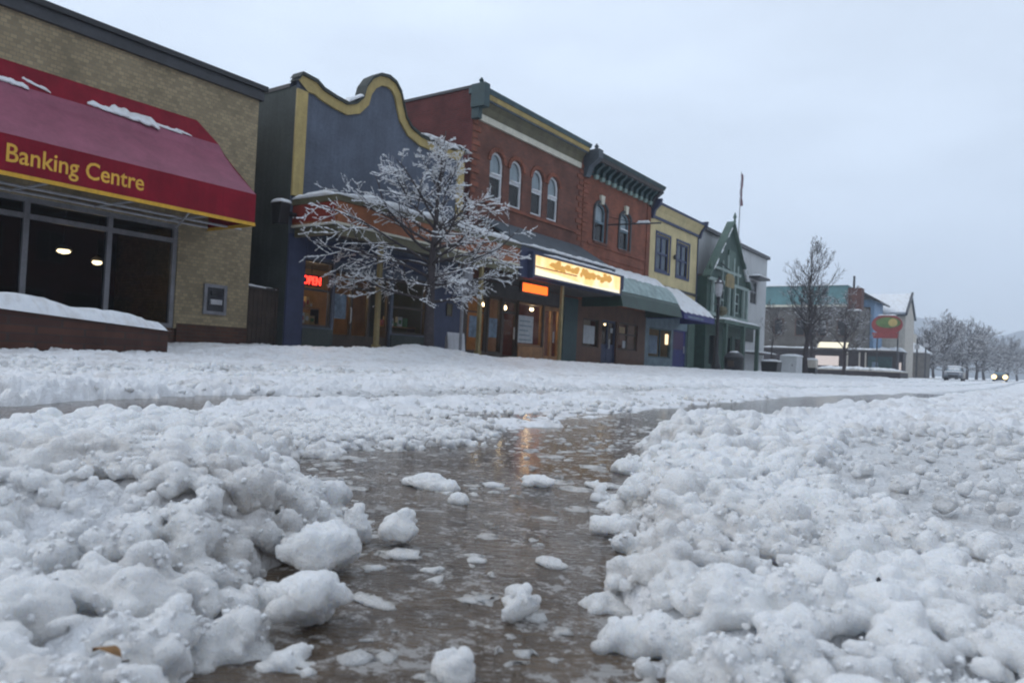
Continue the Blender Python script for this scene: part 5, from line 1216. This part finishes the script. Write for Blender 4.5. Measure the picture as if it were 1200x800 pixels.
# ================================================================== STREET FURNITURE
def build_street():
    s = thing('sign_post', (-12.9, 15.85, .2), 'grey steel post carrying a narrow grey street sign beside the snowy tree', 'sign')
    MB().tube([(-12.9, 15.83, .1), (-12.9, 15.83, 3.0)], .045, 8).build('pole', 'grey_metal', s)
    box('sign_plate', 'grey_metal', s, -12.86, -12.84, 15.80, 16.16, 1.85, 2.75, bevel=.008)
    o = thing('notice_board', (-13.2, 15.85, .2), 'small pale grey board leaning at the foot of the sign post', 'board'); m = MB(); m.extrude([(-13.15, .25), (-13.11, .25), (-13.20, .95), (-13.24, .95)], 'y', 15.62, 16.35); m.build('panel', 'pale_metal', o, bevel=.01); m = MB(); m.box(-13.35, -13.25, 15.7, 15.75, .2, .85); m.box(-13.35, -13.25, 16.2, 16.25, .2, .85); m.build('leg', 'grey_metal', o)
    x, y = -12.65, 35.3; l = thing('street_lamp', (x, y, .2), 'black ornamental street lamp in front of the snowy blue awning', 'street lamp')
    MB().lathe(x, y, [(.24, .2), (.24, .45), (.17, .6), (.13, .95), (.09, 1.05), (.075, 3.7), (.11, 3.75), (.06, 3.85)], 14).build('post', 'black_metal', l, True)
    MB().lathe(x, y, [(.08, 3.85), (.17, 4.0), (.20, 4.35), (.17, 4.5)], 10).build('lantern', 'pale_metal', l); m = MB(); m.lathe(x, y, [(.24, 4.5), (.20, 4.6), (.07, 4.72), (.04, 4.85)], 10); m.build('cap', 'black_metal', l); MB().snow((x, y - .2, 4.55), (x, y + .2, 4.55), .36, .12, seed=2).build('snow_cap', 'snow', l, True)
    m = MB(); m.tube([(x, y - .6, 3.45), (x, y + .6, 3.45)], .03, 6); m.build('crossarm', 'black_metal', l)
    m = MB(); m.lathe(x, y + .5, [(.05, 2.95), (.24, 3.02), (.30, 3.2), (.22, 3.38), (.05, 3.42)], 12); m.build('hanging_basket', 'olive', l)
    x, y = -13.2, 39.6; c = thing('litter_bin', (x, y, .25), 'round black litter bin with a domed lid on the snowy pavement', 'bin')
    MB().lathe(x, y, [(.44, .2), (.50, .3), (.52, .85), (.50, .9)], 22).build('body', 'black_metal', c, True); MB().lathe(x, y, [(.53, .9), (.52, 1.02), (.40, 1.2), (.18, 1.29), (.02, 1.31)], 22).build('lid', 'charcoal_metal', c, True)
    m = MB(); m.extrude([(x - .17, .48), (x + .17, .48), (x + .17, .80), (x - .17, .80)], 'y', y - .535, y - .50); m.build('panel', 'dark_wood', c); MB().snow((x, y - .25, 1.24), (x, y + .25, 1.24), .4, .09, seed=4).build('snow_cap', 'snow', c, True)
    x, y = -13.3, 47.0; p = thing('box_planter', (x, y, .2), 'square black box planter holding the thin small bare tree', 'planter'); m = MB(); m.extrude([(x - .45, .2), (x + .45, .2), (x + .52, .95), (x - .52, .95)], 'y', y - .5, y + .5); m.build('box', 'black_metal', p, bevel=.02); MB().snow((x - .0, y - .46, .951), (x, y + .46, .951), .95, .12, seed=6).build('snow_cap', 'snow', p, True)
    x, y = -13.4, 51.6; u = thing('utility_cabinet', (x, y, .2), 'pale grey utility cabinet with a snow cap right of the box planter', 'cabinet'); box('cabinet', 'pale_wall', u, x - .5, x + .6, y - .6, y + .9, .1, 1.42, bevel=.02); box('door', 'pale_wall', u, x - .4, x + .5, y - .63, y - .603, .25, 1.3, bevel=.01); box('handle', 'charcoal_metal', u, x + .3, x + .34, y - .66, y - .633, .75, .9); MB().snow((x + .05, y - .6, 1.42), (x + .05, y + .9, 1.42), 1.15, .16, seed=7).build('snow_cap', 'snow', u, True)
    x, y = -12.9, 55.6; n = thing('newspaper_box', (x, y, .2), 'small pinkish newspaper box by the slender tree trunk', 'box'); box('cabinet', 'old_cream', n, x - .35, x + .35, y - .3, y + .3, .75, 1.3, bevel=.02); box('base', 'black_metal', n, x - .3, x + .3, y - .25, y + .25, .1, .747); MB().snow((x, y - .3, 1.3), (x, y + .3, 1.3), .7, .12, seed=8).build('snow_cap', 'snow', n, True)
    for i, (x, y, lab) in enumerate(((-12.8, 113, 'left one of two thin dark street poles beside the far gable'), (-12.4, 119, 'right one of two thin dark street poles beside the far gable'))):
        t = thing('street_pole', (x, y, .3), lab, 'pole', 'thin street poles at the far corner'); MB().tube([(x, y, .2), (x, y, 3), (x, y, 5.8)], [.13, .11, .09], 8).build('pole', 'charcoal_metal', t); box('sign_plate', 'pale_metal', t, x - .3, x + .3, y - .12, y - .09, 4.4 + .5 * i, 5.0 + .5 * i)
    car('parked_car', -6.9, 93.5, .33, 'snow covered grey hatchback parked at the far kerb', 'car_paint', True, False)
    car('oncoming_car', -3.9, 132, .50, 'oncoming dark car with two glowing yellow headlights', 'car_dark', False, True)
    # specks on the slush
    sl = bpy.data.objects['slush_bank']
    def top(x, y):
        ok, loc, nr, ix = sl.ray_cast(Vector((x, y, .5)), Vector((0, 0, -1))); return loc.z if ok else .08
    for k, (x, y, r, lab) in enumerate(((-.115, .785, .003, 'tiny dark pebble lying on the near right slush'), (-.275, 1.43, .004, 'tiny dark pebble lying on the grey slush at mid right'))):
        V, F = blocks(np.array([[0, 0, 0]]), np.array([r]), ICO3, 80 + k, 8); o = npmesh('pebble', V, F, 'stone'); o.location = (x, y, top(x, y) + r * .4); tag(o, lab, 'pebble')
    ok, hit, nr_, ix_ = sl.ray_cast(Vector((0, 0, .26)), Vector((-.3976, .205, -.17)).normalized()); hit = hit if ok else Vector((-.4, .2, .09))
    N = 9; c = Vector((hit.x, hit.y, 0)); z0 = hit.z + .002
    lf = thing('leaf', (c.x, c.y, z0), 'small brown dead leaf lying on the near left slush heap', 'leaf')
    m = MB(); up = []; lo = []
    for k in range(N):
        u = k / (N - 1); w = .0075 * math.sin(math.pi * u ** .8); y = (u - .5) * .030; z = z0 + .004 * math.sin(u * 4) + .003
        up.append((c.x + y * .8, c.y + w + y * .3, z)); lo.append((c.x + y * .8 + w * .3, c.y - w + y * .3, z + .003))
    m.add(up + lo, [(k, k + 1, N + k + 1, N + k) for k in range(N - 1)]); m.build('blade', 'leaf_brown', lf, True); MB().tube([up[-1], (c.x + .018, c.y + .006, z0 + .002)], .0008, 5).build('stalk', 'dark_wood', lf)

def car(name, x, y, z, label, mat, snowy, lights):
    c = thing(name, (x, y, z), label, 'car'); W = .88
    prof = [(-2.1, .28), (-2.15, .62), (-2.0, .88), (-1.1, .98), (.6, 1.0), (1.95, .95), (2.12, .6), (2.08, .28)]
    m = MB(); m.extrude([(y + a, z + b) for a, b in prof], 'x', x - W, x + W); body = m.build('body', mat, c, bevel=.07)
    cab = [(-1.15, .97), (-.45, 1.46), (1.2, 1.50), (1.85, .97)]
    m = MB(); wb, wt = W - .03, W - .2
    v = [(x - (wb if b < 1.2 else wt), y + a, z + b) for a, b in cab] + [(x + (wb if b < 1.2 else wt), y + a, z + b) for a, b in cab]
    m.add(v, ((0, 1, 2, 3), (7, 6, 5, 4), (0, 4, 5, 1), (1, 5, 6, 2), (2, 6, 7, 3), (0, 3, 7, 4))); m.build('cabin', 'dark_glass' if False else 'charcoal_metal', c, bevel=.05)
    m = MB(); m.quad((x - .72, y - 1.10, z + 1.03), (x + .72, y - 1.10, z + 1.03), (x + .62, y - .52, z + 1.44), (x - .62, y - .52, z + 1.44)); w = m.build('windscreen', 'greyblue_paint', c); w.location = (0, -.03, .02)
    for a in (-1.35, 1.3):
        for s in (-1, 1):
            t = MB(); xx = x + s * (W - .1); q = 18; ring = [(math.cos(2 * math.pi * k / q), math.sin(2 * math.pi * k / q)) for k in range(q)]
            t.extrude([(y + a + .33 * u, z + .33 + .33 * w_) for u, w_ in ring], 'x', xx - .11, xx + .11); wh = t.build('wheel', 'rubber', c, bevel=.03); t = MB(); t.extrude([(y + a + .2 * u, z + .33 + .2 * w_) for u, w_ in ring], 'x', xx + s * .09, xx + s * .125); t.build('rim', 'pale_metal', wh)
    m = MB(); m.box(x - .45, x + .45, y - 2.17, y - 2.14, z + .42, z + .6); m.build('grille', 'black_metal', c)
    for s in (-1, 1):
        m = MB(); r = .32 if lights else .12; m.lathe(0, 0, [(.02, -.06), (r, -.05), (r, .0), (.02, .03)], 14)
        m.v = [(x + s * .68 + a, y - 2.14 - cc, z + .74 + b) for a, b, cc in m.v]; m.build('headlight', 'headlight' if lights else 'pale_metal', c, True)
    m = MB(); m.box(x - .8, x + .8, y - 2.2, y - 2.1, z + .28, z + .4); m.build('bumper', 'car_dark', c, bevel=.03)
    if snowy:
        m = MB(); m.snow((x, y - .55, z + 1.47), (x, y + 1.35, z + 1.49), 1.35, .14, seed=3); m.snow((x, y - 2.0, z + .93), (x, y - 1.1, z + .99), 1.5, .09, seed=4); m.snow((x, y - 1.0, z + 1.08), (x, y - .6, z + 1.36), 1.2, .10, seed=5); m.build('snow_cover', 'snow', c, True)

def build_hills():
    vs = []; N, M_ = 90, 10
    for i in range(N + 1):
        x = -900 + 1500 * i / N; h = 62 + 40 * vn2(np.array([x * .004]), np.array([3.]), 4)[0] + 14 * vn2(np.array([x * .02]), np.array([8.]), 5)[0]
        h *= sstep(-640, -150, np.array([x]))[0] * .9 + .12
        for k in range(M_ + 1):
            u = k / M_; vs.append((x, 950 + 350 * u, -3 + 6 + h * math.sin(u * math.pi / 2) ** 1.2))
    o = MB().add(vs, [(i * (M_ + 1) + k, i * (M_ + 1) + k + 1, (i + 1) * (M_ + 1) + k + 1, (i + 1) * (M_ + 1) + k) for i in range(N) for k in range(M_)]).build('hills', 'hill_wood', None, True); o['kind'] = 'structure'

# ================================================================== AIR, SKY, LIGHT, CAMERA
HAZE = .0009
def build_air():
    m, nt, b = newmat('haze'); nt.nodes.remove(b); v = _n(nt, 'ShaderNodeVolumePrincipled'); v.inputs['Color'].default_value = (.86, .92, 1.0, 1); v.inputs['Density'].default_value = HAZE; v.inputs['Anisotropy'].default_value = .2
    nt.links.new(v.outputs[0], nt.nodes['Material Output'].inputs['Volume']); MATS['haze'] = m
    o = box('haze', 'haze', None, -1000, 700, -120, 1400, -6, 190); o['kind'] = 'stuff'

SUN_EL, SUN_AZ = 38, 250
def build_light():
    w = bpy.data.worlds.new('World'); scene.world = w; w.use_nodes = True; nt = w.node_tree
    bg = nt.nodes['Background']; sky = _n(nt, 'ShaderNodeTexSky', sky_type='NISHITA'); sky.sun_disc = False; sky.sun_elevation = R(SUN_EL); sky.sun_rotation = R(SUN_AZ); sky.air_density = 1; sky.dust_density = 2
    tc = _n(nt, 'ShaderNodeTexCoord'); sp = _n(nt, 'ShaderNodeSeparateXYZ'); nt.links.new(tc.outputs['Generated'], sp.inputs[0])
    mp = _n(nt, 'ShaderNodeMapping'); nt.links.new(tc.outputs['Generated'], mp.inputs[0]); mp.inputs['Scale'].default_value = (1, 1, 3.2)
    n1 = noise_node(nt, mp.outputs[0], 1.6, 6, .55); n2 = noise_node(nt, mp.outputs[0], 4.5, 5, .55)
    h = maprange(nt, sp.outputs[2], 0, .5, 0, 1)
    base = mixcol(nt, h, (4.35, 5.08, 6.05), (5.85, 6.68, 7.85))
    # brighter towards the left of the street
    side = _n(nt, 'ShaderNodeVectorMath', operation='DOT_PRODUCT'); nt.links.new(tc.outputs['Generated'], side.inputs[0]); side.inputs[1].default_value = (-.9, .1, .2)
    f0 = maprange(nt, side.outputs['Value'], -.2, 1, .92, 1.12)
    f1 = maprange(nt, n1.outputs[0], .3, .7, .85, 1.12); f2 = maprange(nt, n2.outputs[0], .3, .7, .965, 1.035)
    mu = _n(nt, 'ShaderNodeMath', operation='MULTIPLY'); nt.links.new(f0, mu.inputs[0]); nt.links.new(f1, mu.inputs[1]); m2 = _n(nt, 'ShaderNodeMath', operation='MULTIPLY'); nt.links.new(mu.outputs[0], m2.inputs[0]); nt.links.new(f2, m2.inputs[1])
    sc = _n(nt, 'ShaderNodeVectorMath', operation='SCALE'); nt.links.new(base, sc.inputs[0]); nt.links.new(m2.outputs[0], sc.inputs['Scale'])
    nt.links.new(mixcol(nt, .93, sky.outputs[0], sc.outputs[0]), bg.inputs[0]); bg.inputs[1].default_value = .10
    l = bpy.data.lights.new('sun', 'SUN'); l.energy = .5; l.angle = R(25); l.color = (1, .97, .93); o = bpy.data.objects.new('sun', l); COL.objects.link(o)
    # sky sun_rotation is clockwise from +y; the lamp shines from the same direction
    a = R(SUN_AZ); d = Vector((math.sin(a) * math.cos(R(SUN_EL)), math.cos(a) * math.cos(R(SUN_EL)), math.sin(R(SUN_EL)))); o.rotation_euler = d.to_track_quat('Z', 'Y').to_euler()

def build_camera():
    y, p, r = R(35.2), R(1.45), R(2.75)
    fw = Vector((-math.sin(y) * math.cos(p), math.cos(y) * math.cos(p), math.sin(p))); rt = Vector((math.cos(y), math.sin(y), 0)); up = rt.cross(fw)
    rx = rt * math.cos(r) + up * math.sin(r); uy = up * math.cos(r) - rt * math.sin(r)
    c = bpy.data.cameras.new('camera'); o = bpy.data.objects.new('camera', c); COL.objects.link(o); scene.camera = o
    o.matrix_world = Matrix(((rx.x, uy.x, -fw.x, 0), (rx.y, uy.y, -fw.y, 0), (rx.z, uy.z, -fw.z, .26), (0, 0, 0, 1)))
    c.sensor_width = 36; c.lens = 866 / 1200 * 36; c.clip_start = .02; c.clip_end = 6000
    c.dof.use_dof = True; c.dof.focus_distance = 2.2; c.dof.aperture_fstop = 26 / 2.8

build_ground(); build_water(); build_slush()
build_bank(); build_planter(); build_alley(); build_blue(); build_brick_left(); build_brick_right()
awn = build_yellow(); build_green_white(awn); build_far(); build_opposite(); build_trees(); build_street(); build_hills(); build_air(); build_light(); build_camera()
scene.render.engine = 'CYCLES'
scene.cycles.use_denoising = True
scene.cycles.max_bounces = 8; scene.cycles.transparent_max_bounces = 12; scene.cycles.volume_bounces = 1
scene.cycles.sample_clamp_indirect = 6
scene.cycles.filter_width = 2.0
scene.view_settings.view_transform = 'Standard'; scene.view_settings.look = 'None'; scene.view_settings.exposure = .52; scene.view_settings.gamma = 1
